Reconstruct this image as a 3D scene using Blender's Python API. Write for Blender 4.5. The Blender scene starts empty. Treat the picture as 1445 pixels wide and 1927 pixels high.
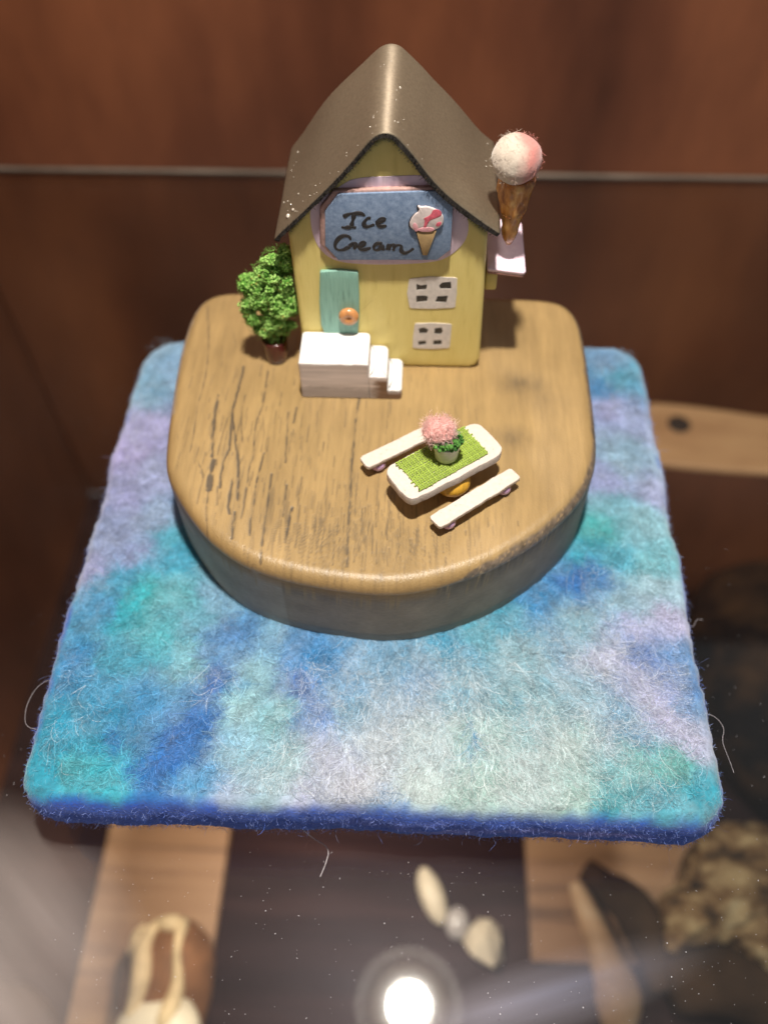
import bpy, bmesh, math, random
import numpy as np
from mathutils import Vector, Matrix

# ---------------------------------------------------------------- camera, world, lamps, exposure
SC = bpy.context.scene
COL = SC.collection
K = 0.001                                   # everything below is written in millimetres
GZ = -21.0                                   # top face of the glass shelf
FZ = -331.0                                 # top face of the lower shelf
BY = 371.0                                  # face of the cabinet back
rng = np.random.RandomState(7)
random.seed(7)

def make_camera():
    p, yw, r = 0.93366735, -0.05464531, -0.01877389
    f = Vector((math.sin(yw) * math.cos(p), math.cos(yw) * math.cos(p), -math.sin(p)))
    rt = Vector((math.cos(yw), -math.sin(yw), 0)); up = rt.cross(f)
    rt2 = rt * math.cos(r) + up * math.sin(r); up2 = -rt * math.sin(r) + up * math.cos(r)
    cd = bpy.data.cameras.new('camera'); cam = bpy.data.objects.new('camera', cd); COL.objects.link(cam)
    cam.matrix_world = Matrix((
        (rt2.x, up2.x, -f.x, 10.931 * K), (rt2.y, up2.y, -f.y, -80.746 * K),
        (rt2.z, up2.z, -f.z, 263.237 * K), (0, 0, 0, 1)))
    cd.sensor_fit = 'VERTICAL'; cd.sensor_height = 24.0; cd.lens = 24.0 * 1643.31 / 1927.0
    cd.clip_start = 0.005; cd.clip_end = 20
    cd.dof.use_dof = True; cd.dof.focus_distance = 0.257; cd.dof.aperture_fstop = 3.5
    SC.camera = cam
make_camera()

WORLD = bpy.data.worlds.new('World'); SC.world = WORLD; WORLD.use_nodes = True
bg = WORLD.node_tree.nodes['Background']
bg.inputs[0].default_value = (0.92, 0.95, 1.0, 1); bg.inputs[1].default_value = 0.185

def area_lamp(name, loc, size, power, col, rot=(0, 0, 0), shape='DISK', size_y=None, spread=180):
    ld = bpy.data.lights.new(name, 'AREA'); ld.shape = shape; ld.size = size * K
    if size_y: ld.size_y = size_y * K
    ld.energy = power; ld.color = col; ld.spread = math.radians(spread)
    o = bpy.data.objects.new(name, ld); COL.objects.link(o)
    o.location = Vector(loc) * K; o.rotation_euler = rot
    return o
LAMP = (19, 32, 600)
area_lamp('cabinet_lamp_light', LAMP, 31, 5.6, (1.0, 0.93, 0.83))
area_lamp('lower_fill_light', (-40, 70, GZ - 24), 30, 0.40, (1.0, 0.87, 0.72), spread=95)  # unseen fill added under the mat to brighten the lower shelf
area_lamp('roof_sheen_light', (8, 345, 300), 30, 0.010, (1.0, 0.9, 0.78), rot=(math.radians(-48), 0, 0), spread=26)  # unseen rear light added for the sheen on the roof ridge

SC.view_settings.view_transform = 'Standard'; SC.view_settings.look = 'None'
SC.view_settings.exposure = 0.0; SC.view_settings.gamma = 1.0
SC.cycles.max_bounces = 10; SC.cycles.transparent_max_bounces = 24
SC.cycles.sample_clamp_indirect = 6.0
SC.cycles.use_denoising = True

# ---------------------------------------------------------------- helpers
def lin(r, g, b, k=1.0):
    def f(c):
        c /= 255.0
        return (c / 12.92 if c <= 0.04045 else ((c + 0.055) / 1.055) ** 2.4) * k
    return (f(r), f(g), f(b))

def tag(o, label=None, cat=None, group=None, kind=None):
    if label: o['label'] = label
    if cat: o['category'] = cat
    if group: o['group'] = group
    if kind: o['kind'] = kind
    return o

def empty(name, base, label, cat, group=None, rz=0.0):
    o = bpy.data.objects.new(name, None); COL.objects.link(o)
    o.empty_display_size = 0.005
    o.location = Vector(base) * K; o.rotation_euler = (0, 0, rz)
    o['base'] = [float(b) for b in base]
    return tag(o, label, cat, group)

def base_of(o):
    return np.array(list(o['base']), float) if (o is not None and 'base' in o.keys()) else np.zeros(3)

def mesh(name, V, F, mat, parent=None, base=None, local=False, smooth=True, col=None, mids=None, kind=None):
    """V in mm.  World coordinates unless local; a part is stored relative to its thing's base."""
    V = np.asarray(V, float)
    if parent is not None:
        b = np.array(list(parent['base']), float)
    else:
        b = np.array(base if base is not None else (0, 0, 0), float)
    L = V if local else V - b
    me = bpy.data.meshes.new(name)
    n = len(V)
    me.vertices.add(n); me.vertices.foreach_set('co', (L * K).astype(np.float32).ravel())
    if isinstance(F, np.ndarray):
        lens = np.full(len(F), F.shape[1]); flat = F.ravel()
    else:
        lens = np.array([len(f) for f in F]); flat = np.fromiter((i for f in F for i in f), int)
    me.loops.add(len(flat)); me.loops.foreach_set('vertex_index', flat.astype(np.int32))
    me.polygons.add(len(lens))
    st = np.concatenate(([0], np.cumsum(lens)[:-1]))
    me.polygons.foreach_set('loop_start', st.astype(np.int32))
    if mids is not None: me.polygons.foreach_set('material_index', np.asarray(mids, np.int32))
    me.polygons.foreach_set('use_smooth', np.full(len(lens), bool(smooth)))
    me.update(calc_edges=True)
    if col is not None:
        a = me.color_attributes.new('Col', 'FLOAT_COLOR', 'POINT')
        c4 = np.ones((n, 4), np.float32); c4[:, :3] = np.clip(col, 0, 1); a.data.foreach_set('color', c4.ravel())
    for m in (mat if isinstance(mat, (list, tuple)) else [mat]): me.materials.append(m)
    o = bpy.data.objects.new(name, me); COL.objects.link(o)
    o['base'] = [float(x) for x in b]
    if parent is not None: o.parent = parent
    else: o.location = Vector(b) * K
    if kind: o['kind'] = kind
    return o

def join(parts):
    Vs, Fs, n = [], [], 0
    for V, F in parts:
        V = np.asarray(V, float)
        Fs += [tuple(int(i) + n for i in f) for f in F]; Vs.append(V); n += len(V)
    return np.concatenate(Vs), Fs

# smooth lattice noise, arbitrary seed
def vnoise(P, scale, seed=0):
    P = np.asarray(P, float) / np.asarray(scale, float)
    if P.ndim == 1: P = P[:, None]
    d = P.shape[1]; I = np.floor(P).astype(np.int64); f = P - I; f = f * f * (3 - 2 * f)
    out = np.zeros(len(P))
    for c in range(2 ** d):
        h = np.full(len(P), seed * 374761393 + 668265263, np.int64); w = np.ones(len(P))
        for k in range(d):
            bit = (c >> k) & 1
            h = (h ^ ((I[:, k] + bit) * (73856093, 19349663, 83492791)[k])) * 1274126177 & 0x7fffffff
            w = w * (f[:, k] if bit else 1 - f[:, k])
        h = (h ^ (h >> 13)) * 1103515245 & 0x7fffffff
        h = (h ^ (h >> 16)) & 0xffffff
        out += w * (h / float(0xffffff))
    return out

def fbm(P, scale, oct=4, seed=0, gain=0.5):
    s, a, t = np.zeros(len(P)), 1.0, 0.0
    sc = np.asarray(scale, float)
    for k in range(oct):
        s += a * vnoise(P, sc, seed + 17 * k); t += a; a *= gain; sc = sc / 2.03
    return s / t

def resample(poly, n, closed=True):
    P = np.asarray(poly, float)
    Q = np.vstack([P, P[:1]]) if closed else P
    d = np.concatenate(([0], np.cumsum(np.linalg.norm(np.diff(Q, axis=0), axis=1))))
    t = np.linspace(0, d[-1], n, endpoint=not closed)
    return np.stack([np.interp(t, d, Q[:, k]) for k in range(Q.shape[1])], 1)

def chaikin(poly, it=2, closed=True):
    P = np.asarray(poly, float)
    for _ in range(it):
        Q = np.roll(P, -1, 0) if closed else P[1:]
        A = P if closed else P[:-1]
        R = np.empty((2 * len(A), P.shape[1])); R[0::2] = .75 * A + .25 * Q; R[1::2] = .25 * A + .75 * Q
        P = R if closed else np.vstack([P[:1], R, P[-1:]])
    return P

def area2(P):
    x, y = P[:, 0], P[:, 1]
    return 0.5 * np.sum(x * np.roll(y, -1) - y * np.roll(x, -1))

def rrect(x0, y0, x1, y1, r, n=6):
    rs = r if isinstance(r, (list, tuple)) else [r] * 4      # bl, br, tr, tl
    P = []
    for (cx, cy, a0, q) in ((x0, y0, 180, rs[0]), (x1, y0, 270, rs[1]), (x1, y1, 0, rs[2]), (x0, y1, 90, rs[3])):
        sx = 1 if cx == x0 else -1; sy = 1 if cy == y0 else -1
        for k in range(n + 1):
            a = math.radians(a0 + 90.0 * k / n)
            P.append((cx + sx * q + q * math.cos(a), cy + sy * q + q * math.sin(a)))
    return np.array(P)

def slab(outline, prof, fill=1, bottom=True):
    """closed solid: outline (n,2) counter-clockwise; prof [(inset, h)...] from the bottom rim up; top filled with rings."""
    P = np.asarray(outline, float)
    if area2(P) < 0: P = P[::-1]
    n = len(P)
    t = np.roll(P, -1, 0) - np.roll(P, 1, 0); t /= np.linalg.norm(t, axis=1)[:, None] + 1e-12
    nrm = np.stack([-t[:, 1], t[:, 0]], 1)                    # inward
    C = P.mean(0)
    rings = [(P + nrm * i, h) for i, h in prof]
    top, h = rings[-1]
    for k in range(1, fill):
        f = 1 - k / fill
        rings.append((C + (top - C) * f, h))
    V = np.concatenate([np.column_stack([R, np.full(n, hh)]) for R, hh in rings])
    m = len(rings); i = np.arange(n); j = (i + 1) % n
    Q = np.concatenate([np.stack([k * n + i, k * n + j, (k + 1) * n + j, (k + 1) * n + i], 1) for k in range(m - 1)])
    F = [tuple(q) for q in Q]
    V = np.vstack([V, [C[0], C[1], h], [C[0], C[1], prof[0][1]]])
    ct, cb = len(V) - 2, len(V) - 1
    b = (m - 1) * n
    F += [(b + a, b + c, ct) for a, c in zip(i, j)]
    if bottom: F += [(c, a, cb) for a, c in zip(i, j)]
    return V, F

def bev(h0, h1, r, steps=4):
    """side profile with a rounded upper and lower edge"""
    a = [(r * (1 - math.sin(t)), h0 + r * (1 - math.cos(t))) for t in np.linspace(0, math.pi / 2, steps)]
    b = [(r * (1 - math.cos(t)), h1 - r + r * math.sin(t)) for t in np.linspace(0, math.pi / 2, steps)]
    return a + b

def xz(V, y0, flip=True):
    """a slab modelled in (x,z,h): h grows towards the viewer (-y)"""
    return np.column_stack([V[:, 0], y0 - V[:, 2], V[:, 1]])

def rotz(V, a, o=(0, 0, 0)):
    V = np.asarray(V, float); c, s = math.cos(a), math.sin(a)
    return np.column_stack([V[:, 0] * c - V[:, 1] * s + o[0], V[:, 0] * s + V[:, 1] * c + o[1], V[:, 2] + o[2]])

def box(x0, x1, y0, y1, z0, z1, r=0.5):
    return slab(rrect(x0, y0, x1, y1, r, 3), bev(z0, z1, min(r, (z1 - z0) * .45), 3))

def lathe(prof, n=24, c=(0, 0, 0)):
    V, F = [], []
    for r, z in prof:
        for k in range(n):
            a = 2 * math.pi * k / n; V.append((c[0] + r * math.cos(a), c[1] + r * math.sin(a), c[2] + z))
    for m in range(len(prof) - 1):
        for k in range(n):
            l = (k + 1) % n; F.append((m * n + k, m * n + l, (m + 1) * n + l, (m + 1) * n + k))
    return np.array(V), F

def tube(pts, r, n=6, cap=True):
    P = np.asarray(pts, float); m = len(P); R = np.full(m, r) if np.isscalar(r) else np.asarray(r, float)
    if len(R) != m: R = np.interp(np.linspace(0, 1, m), np.linspace(0, 1, len(R)), R)
    T = np.gradient(P, axis=0); T /= np.linalg.norm(T, axis=1)[:, None] + 1e-12
    V = []; up = np.array([0, 0, 1.0])
    if abs(T[0] @ up) > .9: up = np.array([1.0, 0, 0])
    for p, t, q in zip(P, T, R):
        u = np.cross(t, up); u /= np.linalg.norm(u) + 1e-12; v = np.cross(u, t); up = v
        for k in range(n):
            a = 2 * math.pi * k / n; V.append(p + q * (math.cos(a) * u + math.sin(a) * v))
    F = [(a * n + k, a * n + (k + 1) % n, (a + 1) * n + (k + 1) % n, (a + 1) * n + k) for a in range(m - 1) for k in range(n)]
    if cap: F += [tuple(range(n))[::-1], tuple(range((m - 1) * n, m * n))]
    return np.array(V), F

def ico(c, r, sub=1, sq=(1, 1, 1), jit=0.0, seed=0):
    bm = bmesh.new(); bmesh.ops.create_icosphere(bm, subdivisions=sub, radius=1.0)
    V = np.array([v.co[:] for v in bm.verts]); F = [tuple(v.index for v in f.verts) for f in bm.faces]; bm.free()
    if jit: V = V * (1 + jit * (np.random.RandomState(seed).rand(len(V), 1) - .5) * 2)
    return V * r * np.array(sq) + np.array(c), F

def ribbons(roots, dirs, length, width, steps, curl, lift, seed, flat=True, zcurl=0.0):
    """many thin fibre ribbons at once: (n,3) roots, (n,3) start directions -> verts, quads, owner index per vert"""
    r = np.random.RandomState(seed); n = len(roots)
    L = (length * np.ones(n)) / steps; W = width * np.ones(n)
    P = [np.asarray(roots, float)]; D = np.asarray(dirs, float)
    D = D / (np.linalg.norm(D, axis=1)[:, None] + 1e-9)
    k = (r.randn(n)) * curl; kz = r.randn(n) * zcurl
    Ds = [D]
    for s in range(steps):
        a = k + r.randn(n) * curl * .6
        c, sn = np.cos(a), np.sin(a)
        D = np.column_stack([D[:, 0] * c - D[:, 1] * sn, D[:, 0] * sn + D[:, 1] * c, D[:, 2] + kz + lift(s / steps, n, r)])
        D = D / (np.linalg.norm(D, axis=1)[:, None] + 1e-9)
        P.append(P[-1] + D * L[:, None]); Ds.append(D)
    A = []
    tw = r.randn(n, 1) * (.5 if flat else 3)
    for s in range(steps + 1):
        d = Ds[s]; side = np.cross(d, np.tile([0, 0, 1.0], (n, 1))); side /= np.linalg.norm(side, axis=1)[:, None] + 1e-9
        nn = np.cross(side, d); side = side * np.cos(tw) + nn * np.sin(tw)
        w = W[:, None] * (1.0 if s < steps else .3) * .5
        A.append(P[s] - side * w); A.append(P[s] + side * w)
    m = 2 * (steps + 1)
    V = np.stack(A, 1).reshape(-1, 3)                      # strand-major
    b = (np.arange(n) * m)[:, None]
    F = np.concatenate([np.stack([b[:, 0] + 2 * s, b[:, 0] + 2 * s + 1, b[:, 0] + 2 * s + 3, b[:, 0] + 2 * s + 2], 1) for s in range(steps)])
    return V, F, np.repeat(np.arange(n), m)

# ---------------------------------------------------------------- materials
def new_mat(name):
    m = bpy.data.materials.new(name); m.use_nodes = True
    nt = m.node_tree; b = nt.nodes['Principled BSDF']
    return m, nt, b

def noise_node(nt, scale, detail=4, rough=.55, coord='Object'):
    tc = nt.nodes.new('ShaderNodeTexCoord'); mp = nt.nodes.new('ShaderNodeMapping')
    mp.inputs['Scale'].default_value = scale
    nt.links.new(tc.outputs[coord], mp.inputs['Vector'])
    nz = nt.nodes.new('ShaderNodeTexNoise'); nz.inputs['Scale'].default_value = 1.0
    nz.inputs['Detail'].default_value = detail; nz.inputs['Roughness'].default_value = rough
    nt.links.new(mp.outputs[0], nz.inputs['Vector'])
    return nz

def ramp(nt, src, stops):
    r = nt.nodes.new('ShaderNodeValToRGB'); e = r.color_ramp.elements
    while len(e) < len(stops): e.new(0.5)
    for el, (p, c) in zip(e, stops): el.position = p; el.color = (*c, 1)
    nt.links.new(src, r.inputs[0]); return r

def M(name, col=(.5, .5, .5), rough=.6, attr=False, var=.15, vs=(600, 600, 600), bump=.0, bs=None, spec=.5, metal=0.0,
      sheen=0.0, coat=0.0, sss=0.0, sss_r=.001, stops=None, detail=4, bdist=.0003):
    m, nt, b = new_mat(name)
    nz = noise_node(nt, vs, detail)
    if stops: src = ramp(nt, nz.outputs['Fac'], stops).outputs[0]
    else:
        lo = tuple(max(0, c * (1 - var)) for c in col); hi = tuple(min(1, c * (1 + var)) for c in col)
        src = ramp(nt, nz.outputs['Fac'], [(.3, lo), (.7, hi)]).outputs[0]
    if attr:
        at = nt.nodes.new('ShaderNodeAttribute'); at.attribute_name = 'Col'
        r2 = ramp(nt, nz.outputs['Fac'], [(.3, (1 - var,) * 3), (.7, (1,) * 3)])
        mx = nt.nodes.new('ShaderNodeMixRGB'); mx.blend_type = 'MULTIPLY'; mx.inputs[0].default_value = 1
        nt.links.new(at.outputs['Color'], mx.inputs[1]); nt.links.new(r2.outputs[0], mx.inputs[2]); src = mx.outputs[0]
    nt.links.new(src, b.inputs['Base Color'])
    b.inputs['Roughness'].default_value = rough; b.inputs['Metallic'].default_value = metal
    b.inputs['Specular IOR Level'].default_value = spec
    b.inputs['Sheen Weight'].default_value = sheen; b.inputs['Coat Weight'].default_value = coat
    b.inputs['Coat Roughness'].default_value = .12
    if sss:
        b.inputs['Subsurface Weight'].default_value = sss; b.inputs['Subsurface Radius'].default_value = (sss_r, sss_r * .7, sss_r * .6)
        b.inputs['Subsurface Scale'].default_value = 1.0
    if bump:
        n2 = noise_node(nt, bs or vs, 5); bp = nt.nodes.new('ShaderNodeBump')
        bp.inputs['Strength'].default_value = bump; bp.inputs['Distance'].default_value = bdist
        nt.links.new(n2.outputs['Fac'], bp.inputs['Height']); nt.links.new(bp.outputs[0], b.inputs['Normal'])
    return m

# base colours (linear)
WOOD_DARK = M('dark stained cabinet wood', stops=[(.32, (.050, .015, .007)), (.5, (.135, .043, .019)), (.70, (.265, .090, .037))],
              rough=.42, vs=(8, 8, 3), detail=11, bump=.12, bs=(900, 900, 60))
WOOD_LOW = M('dark lower shelf wood', stops=[(.3, (.012, .006, .007)), (.55, (.026, .013, .014)), (.75, (.045, .023, .023))],
             rough=.85, spec=.08, vs=(5, 60, 20), detail=8, bump=.1, bs=(60, 900, 60))
WOOD_TAN = M('warm tan board and lit patch wood', stops=[(.32, (.13, .062, .030)), (.47, (.29, .15, .075)), (.75, (.37, .21, .11))],
             rough=.5, vs=(6, 130, 40), detail=7, bump=.1, bs=(60, 900, 60))
WOOD_BLOCK = M('brown rough block wood', stops=[(.3, (.42, .21, .10)), (.55, (.58, .32, .16)), (.75, (.66, .39, .2))],
               rough=.55, vs=(14, 40, 24), detail=8, bump=.2, bs=(200, 900, 200))
KNOT = M('black knot', (.02, .016, .014), .7)
M_BLOCK = M('stained block timber', attr=True, var=.14, rough=.38, vs=(700, 90, 500), bump=.6, bs=(2600, 900, 2600), spec=.6, bdist=.00025)
M_MAT = M('wet felted wool', attr=True, var=.25, rough=.95, vs=(900, 900, 900), bump=.8, bs=(1300, 1300, 1300), spec=.1, sheen=.3, bdist=.0006)
M_FIBRE = M('loose wool fibre', attr=True, var=.12, rough=.85, vs=(500, 500, 500), spec=.15, sheen=.2)
M_BACK = M('dark felt backing', (.012, .014, .04), .95)
M_YELLOW = M('yellow milk paint on wood', stops=[(.22, (.60, .48, .15)), (.42, (.71, .58, .20)), (.78, (.75, .62, .23))], rough=.55,
             vs=(420, 420, 70), detail=7, bump=.35, bs=(2200, 2200, 260), spec=.35)
M_LAV = M('lavender paint', stops=[(.3, (.62, .48, .60)), (.7, (.76, .60, .68))], rough=.6, vs=(300, 300, 120), bump=.25, bs=(2200, 2200, 260), spec=.3)
M_SIGN = M('blue felted sign board', stops=[(.3, (.145, .21, .33)), (.7, (.26, .34, .48))], rough=.85, vs=(900, 900, 900), bump=.5, bs=(3500, 3500, 3500), spec=.2)
M_SIGNEDGE = M('bare pinkish brown sign edge', (.44, .27, .24), .7, var=.25)
M_INK = M('black marker ink', (.018, .016, .018), .55)
M_TEAL = M('teal paint on wood', stops=[(.25, (.07, .16, .13)), (.42, (.22, .43, .35)), (.8, (.29, .52, .43))], rough=.5,
           vs=(1500, 1500, 110), detail=6, bump=.4, bs=(2400, 2400, 200))
M_BEAD = M('orange wooden bead', (.56, .25, .09), .3, var=.2, vs=(700, 300, 300), coat=.4)
M_WINDOW = M('off white painted window', (.66, .60, .55), .8, var=.1, vs=(700, 700, 700), bump=.4, bs=(1800,) * 3)
M_PANE = M('black window paint', stops=[(.3, (.010, .010, .010)), (.7, (.055, .048, .044))], rough=.4, vs=(900,) * 3)
M_ROOF = M('satin brown roofing sheet', stops=[(.3, (.165, .130, .088)), (.7, (.225, .18, .124))], rough=.48, vs=(1200,) * 3, bump=.22, bs=(5200,) * 3, spec=.8, metal=.55, bdist=.00012)
M_RIM = M('singed black roof edge', stops=[(.35, (.005, .004, .003)), (.64, (.016, .011, .008)), (.78, (.16, .09, .04))], rough=.9, vs=(1500,) * 3, bump=1.0, bs=(2500,) * 3)
M_DROP = M('clear glue drop', (.50, .45, .39), .08, spec=.9, coat=1.0)
M_COPPER = M('amber brown wool cone', stops=[(.32, (.24, .075, .015)), (.52, (.50, .20, .040)), (.70, (.72, .40, .12))], rough=.24, coat=.5, vs=(500, 500, 180), bump=.6, bs=(1500, 1500, 500), sss=.15)
M_WIRE = M('copper wire', (.75, .36, .16), .2, metal=1.0, spec=.7)
M_PINKPAINT = M('pale pink paint', stops=[(.3, (.80, .60, .71)), (.7, (.88, .70, .80))], rough=.55, vs=(400,) * 3, bump=.2)
M_PINKEDGE = M('bare edge of pink board', (.32, .16, .13), .7, var=.4, vs=(1500,) * 3)
M_CREAMW = M('warm white paint on wood', stops=[(.24, (.30, .24, .20)), (.36, (.62, .535, .47)), (.8, (.72, .63, .56))], rough=.65, vs=(700, 700, 700), detail=9, bump=.7, bs=(1500,) * 3, spec=.3)
M_LILACBEAD = M('lilac glass bead', (.50, .32, .50), .12, var=.1, coat=.5, sss=.3)
M_YBEAD = M('yellow wooden bead', (.60, .33, .035), .35, var=.25, vs=(900, 300, 300), coat=.3)
M_CLOTH = M('lime green linen thread', attr=True, var=.18, rough=.85, vs=(2000,) * 3, spec=.2, sheen=.3)
M_POTCREAM = M('cream ceramic pot', (.66, .62, .46), .45, var=.1, vs=(500, 500, 900), bump=.15)
M_POTRED = M('dark maroon pot', (.075, .014, .012), .22, var=.3, vs=(400, 400, 90), coat=.5)
M_FOAM = M('green turf foam', attr=True, var=.35, rough=.8, vs=(1500,) * 3, bump=.6, bs=(2600,) * 3, spec=.25, sss=.12)
M_BARK = M('pale lichened bark', stops=[(.36, (.02, .012, .008)), (.48, (.20, .11, .05)), (.60, (.46, .32, .17)), (.74, (.62, .50, .32))], rough=.9, spec=.15, vs=(38, 60, 38), detail=9, bump=.9, bs=(140,) * 3, bdist=.004)
M_DRIFT = M('pale driftwood', stops=[(.3, (.22, .12, .06)), (.55, (.5, .3, .16)), (.8, (.68, .5, .33))], rough=.6, vs=(30, 30, 20), detail=7, bump=.4, bs=(200,) * 3)
M_STONE = M('cream pebble', (.66, .56, .42), .5, var=.1, vs=(60,) * 3)
M_QUARTZ = M('pale grey pebble', (.42, .38, .37), .25, var=.15, vs=(90,) * 3)
M_BLACKMOTTLE = M('black brown mottle', stops=[(.42, (.007, .006, .007)), (.62, (.05, .026, .014)), (.75, (.09, .045, .022))], rough=.8, spec=.08, var=.3, vs=(40,) * 3)
M_BOWL = M('dark turned wood', (.050, .027, .015), .8, spec=.1, var=.4, vs=(40, 40, 40))
M_GLAZEBROWN = M('brown drip glaze', (.20, .085, .035), .7, var=.35, vs=(60,) * 3)
M_GLAZECREAM = M('cream drip glaze', (.62, .46, .27), .7, var=.3, vs=(60,) * 3)
M_LAMPW = M('white lamp housing', (.8, .78, .74), .4)
M_DUST = M('white dust', (.75, .73, .78), .8)

# ---------------------------------------------------------------- cabinet (the setting)
def flat(x0, x1, y0, y1, z0, z1): return box(x0, x1, y0, y1, z0, z1, .6)
tag(mesh('cabinet_back', *flat(-266, 420, BY, BY + 18, FZ, 520), WOOD_DARK, smooth=False), kind='structure')
tag(mesh('cabinet_side', *flat(-284, -267, -200, BY + 18, FZ, 520), WOOD_DARK, smooth=False), kind='structure')
tag(mesh('lower_shelf', *flat(-320, 440, -220, BY - .5, FZ - 18, FZ), WOOD_LOW, smooth=False), kind='structure')

def glass_mat():
    m = bpy.data.materials.new('dusty shelf glass with painted glare'); m.use_nodes = True; nt = m.node_tree; nt.nodes.clear()
    N = nt.nodes.new; L = nt.links.new
    out = N('ShaderNodeOutputMaterial'); tr = N('ShaderNodeBsdfTransparent'); tr.inputs[0].default_value = (.965, .985, .975, 1)
    gl = N('ShaderNodeBsdfGlossy'); gl.inputs['Roughness'].default_value = 0.028
    lw = N('ShaderNodeLayerWeight'); lw.inputs[0].default_value = .5
    pw = N('ShaderNodeMath'); pw.operation = 'POWER'; pw.inputs[1].default_value = 5; L(lw.outputs['Facing'], pw.inputs[0])
    ma = N('ShaderNodeMath'); ma.operation = 'MULTIPLY_ADD'; ma.inputs[1].default_value = .955; ma.inputs[2].default_value = .045; L(pw.outputs[0], ma.inputs[0])
    m1 = N('ShaderNodeMixShader'); L(ma.outputs[0], m1.inputs[0]); L(tr.outputs[0], m1.inputs[1]); L(gl.outputs[0], m1.inputs[2])
    # a thin film of dust and painted glare: a little diffuse and a little broad gloss
    df = N('ShaderNodeBsdfDiffuse'); df.inputs[0].default_value = (.62, .56, .62, 1)
    g2 = N('ShaderNodeBsdfGlossy'); g2.inputs['Roughness'].default_value = .38; g2.inputs[0].default_value = (.95, .88, 1, 1)
    md = N('ShaderNodeMixShader'); md.inputs[0].default_value = .13; L(df.outputs[0], md.inputs[1]); L(g2.outputs[0], md.inputs[2])
    nz = noise_node(nt, (14, 9, 9), 6)
    rp = ramp(nt, nz.outputs['Fac'], [(.3, (.0005,) * 3), (.75, (.005,) * 3)])
    def painted_glare(cx, cy, rx, ry, ang, amount, streak):  # patch of reflected light painted into the film at a fixed spot
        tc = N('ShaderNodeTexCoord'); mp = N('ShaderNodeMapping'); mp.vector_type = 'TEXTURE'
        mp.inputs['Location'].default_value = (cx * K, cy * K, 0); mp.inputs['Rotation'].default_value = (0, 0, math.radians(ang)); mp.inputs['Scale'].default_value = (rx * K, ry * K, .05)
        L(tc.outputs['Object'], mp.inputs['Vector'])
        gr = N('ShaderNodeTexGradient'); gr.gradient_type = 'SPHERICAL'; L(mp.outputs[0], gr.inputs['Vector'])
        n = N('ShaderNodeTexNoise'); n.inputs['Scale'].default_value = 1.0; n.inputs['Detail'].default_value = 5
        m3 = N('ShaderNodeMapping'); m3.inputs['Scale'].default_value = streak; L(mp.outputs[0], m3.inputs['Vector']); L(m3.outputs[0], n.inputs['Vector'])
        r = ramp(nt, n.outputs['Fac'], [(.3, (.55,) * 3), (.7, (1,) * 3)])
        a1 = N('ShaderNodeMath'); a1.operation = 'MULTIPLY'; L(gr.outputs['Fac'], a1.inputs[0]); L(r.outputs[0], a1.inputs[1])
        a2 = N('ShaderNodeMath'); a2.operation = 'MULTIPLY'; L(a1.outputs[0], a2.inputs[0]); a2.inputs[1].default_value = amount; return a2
    s1 = painted_glare(-116, -44, 70, 58, -40, .62, (.7, 4, 1)); s2 = painted_glare(58, -40, 56, 12, 16, .15, (.6, 2, 1)); s3 = painted_glare(18, -44, 95, 60, 0, .035, (2, 2, 1))  # painted in: reflected haze, bluish reflection streak, purple lamp glow
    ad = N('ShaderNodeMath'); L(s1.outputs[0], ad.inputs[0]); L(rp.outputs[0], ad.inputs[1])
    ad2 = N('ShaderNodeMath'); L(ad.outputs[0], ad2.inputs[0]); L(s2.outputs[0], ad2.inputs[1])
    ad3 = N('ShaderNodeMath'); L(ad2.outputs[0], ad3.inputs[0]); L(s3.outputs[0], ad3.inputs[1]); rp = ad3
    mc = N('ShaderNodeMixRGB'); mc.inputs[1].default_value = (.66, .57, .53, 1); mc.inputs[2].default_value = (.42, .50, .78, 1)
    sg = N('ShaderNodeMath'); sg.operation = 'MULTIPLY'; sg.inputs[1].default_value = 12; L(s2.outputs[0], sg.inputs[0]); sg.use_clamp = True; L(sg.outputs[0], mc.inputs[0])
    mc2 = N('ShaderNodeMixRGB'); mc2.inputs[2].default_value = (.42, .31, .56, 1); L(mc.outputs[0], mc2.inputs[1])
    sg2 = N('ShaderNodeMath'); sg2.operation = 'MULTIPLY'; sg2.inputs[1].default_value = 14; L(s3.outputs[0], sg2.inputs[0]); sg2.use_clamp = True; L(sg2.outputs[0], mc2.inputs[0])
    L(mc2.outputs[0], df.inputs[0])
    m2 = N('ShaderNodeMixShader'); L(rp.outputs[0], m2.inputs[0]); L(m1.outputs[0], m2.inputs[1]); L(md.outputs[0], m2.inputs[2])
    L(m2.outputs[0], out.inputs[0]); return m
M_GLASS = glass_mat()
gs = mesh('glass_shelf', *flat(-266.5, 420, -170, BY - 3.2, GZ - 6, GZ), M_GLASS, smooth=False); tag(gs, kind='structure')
M_GEDGE = M('polished glass edge', (.19, .155, .125), .4, var=.4, vs=(30, 30, 300))
tag(mesh('glass_edge', *flat(-266.5, 420, BY - 3, BY - .4, GZ - 1.6, GZ + .2), M_GEDGE, smooth=False), kind='structure')

# the lamp above the shelf (seen only as its reflection in the glass)
lamp = empty('cabinet_lamp', (LAMP[0], LAMP[1], LAMP[2]), 'round white recessed lamp reflected in the glass shelf', 'lamp')
V, F = lathe([(36, 4), (46, -3), (50, -3), (50, 10), (36, 10)], 48, LAMP); mesh('housing', V, F, M_LAMPW, lamp)
m, nt, bs_ = new_mat('glowing lamp lens rim'); bs_.inputs['Base Color'].default_value = (.8, .7, .55, 1); bs_.inputs['Emission Color'].default_value = (1, .80, .58, 1); bs_.inputs['Emission Strength'].default_value = 1.3
V, F = lathe([(20, 3), (28, 2.6), (36, 3)], 48, LAMP); mesh('lens_rim', V, F, m, lamp)

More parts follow.
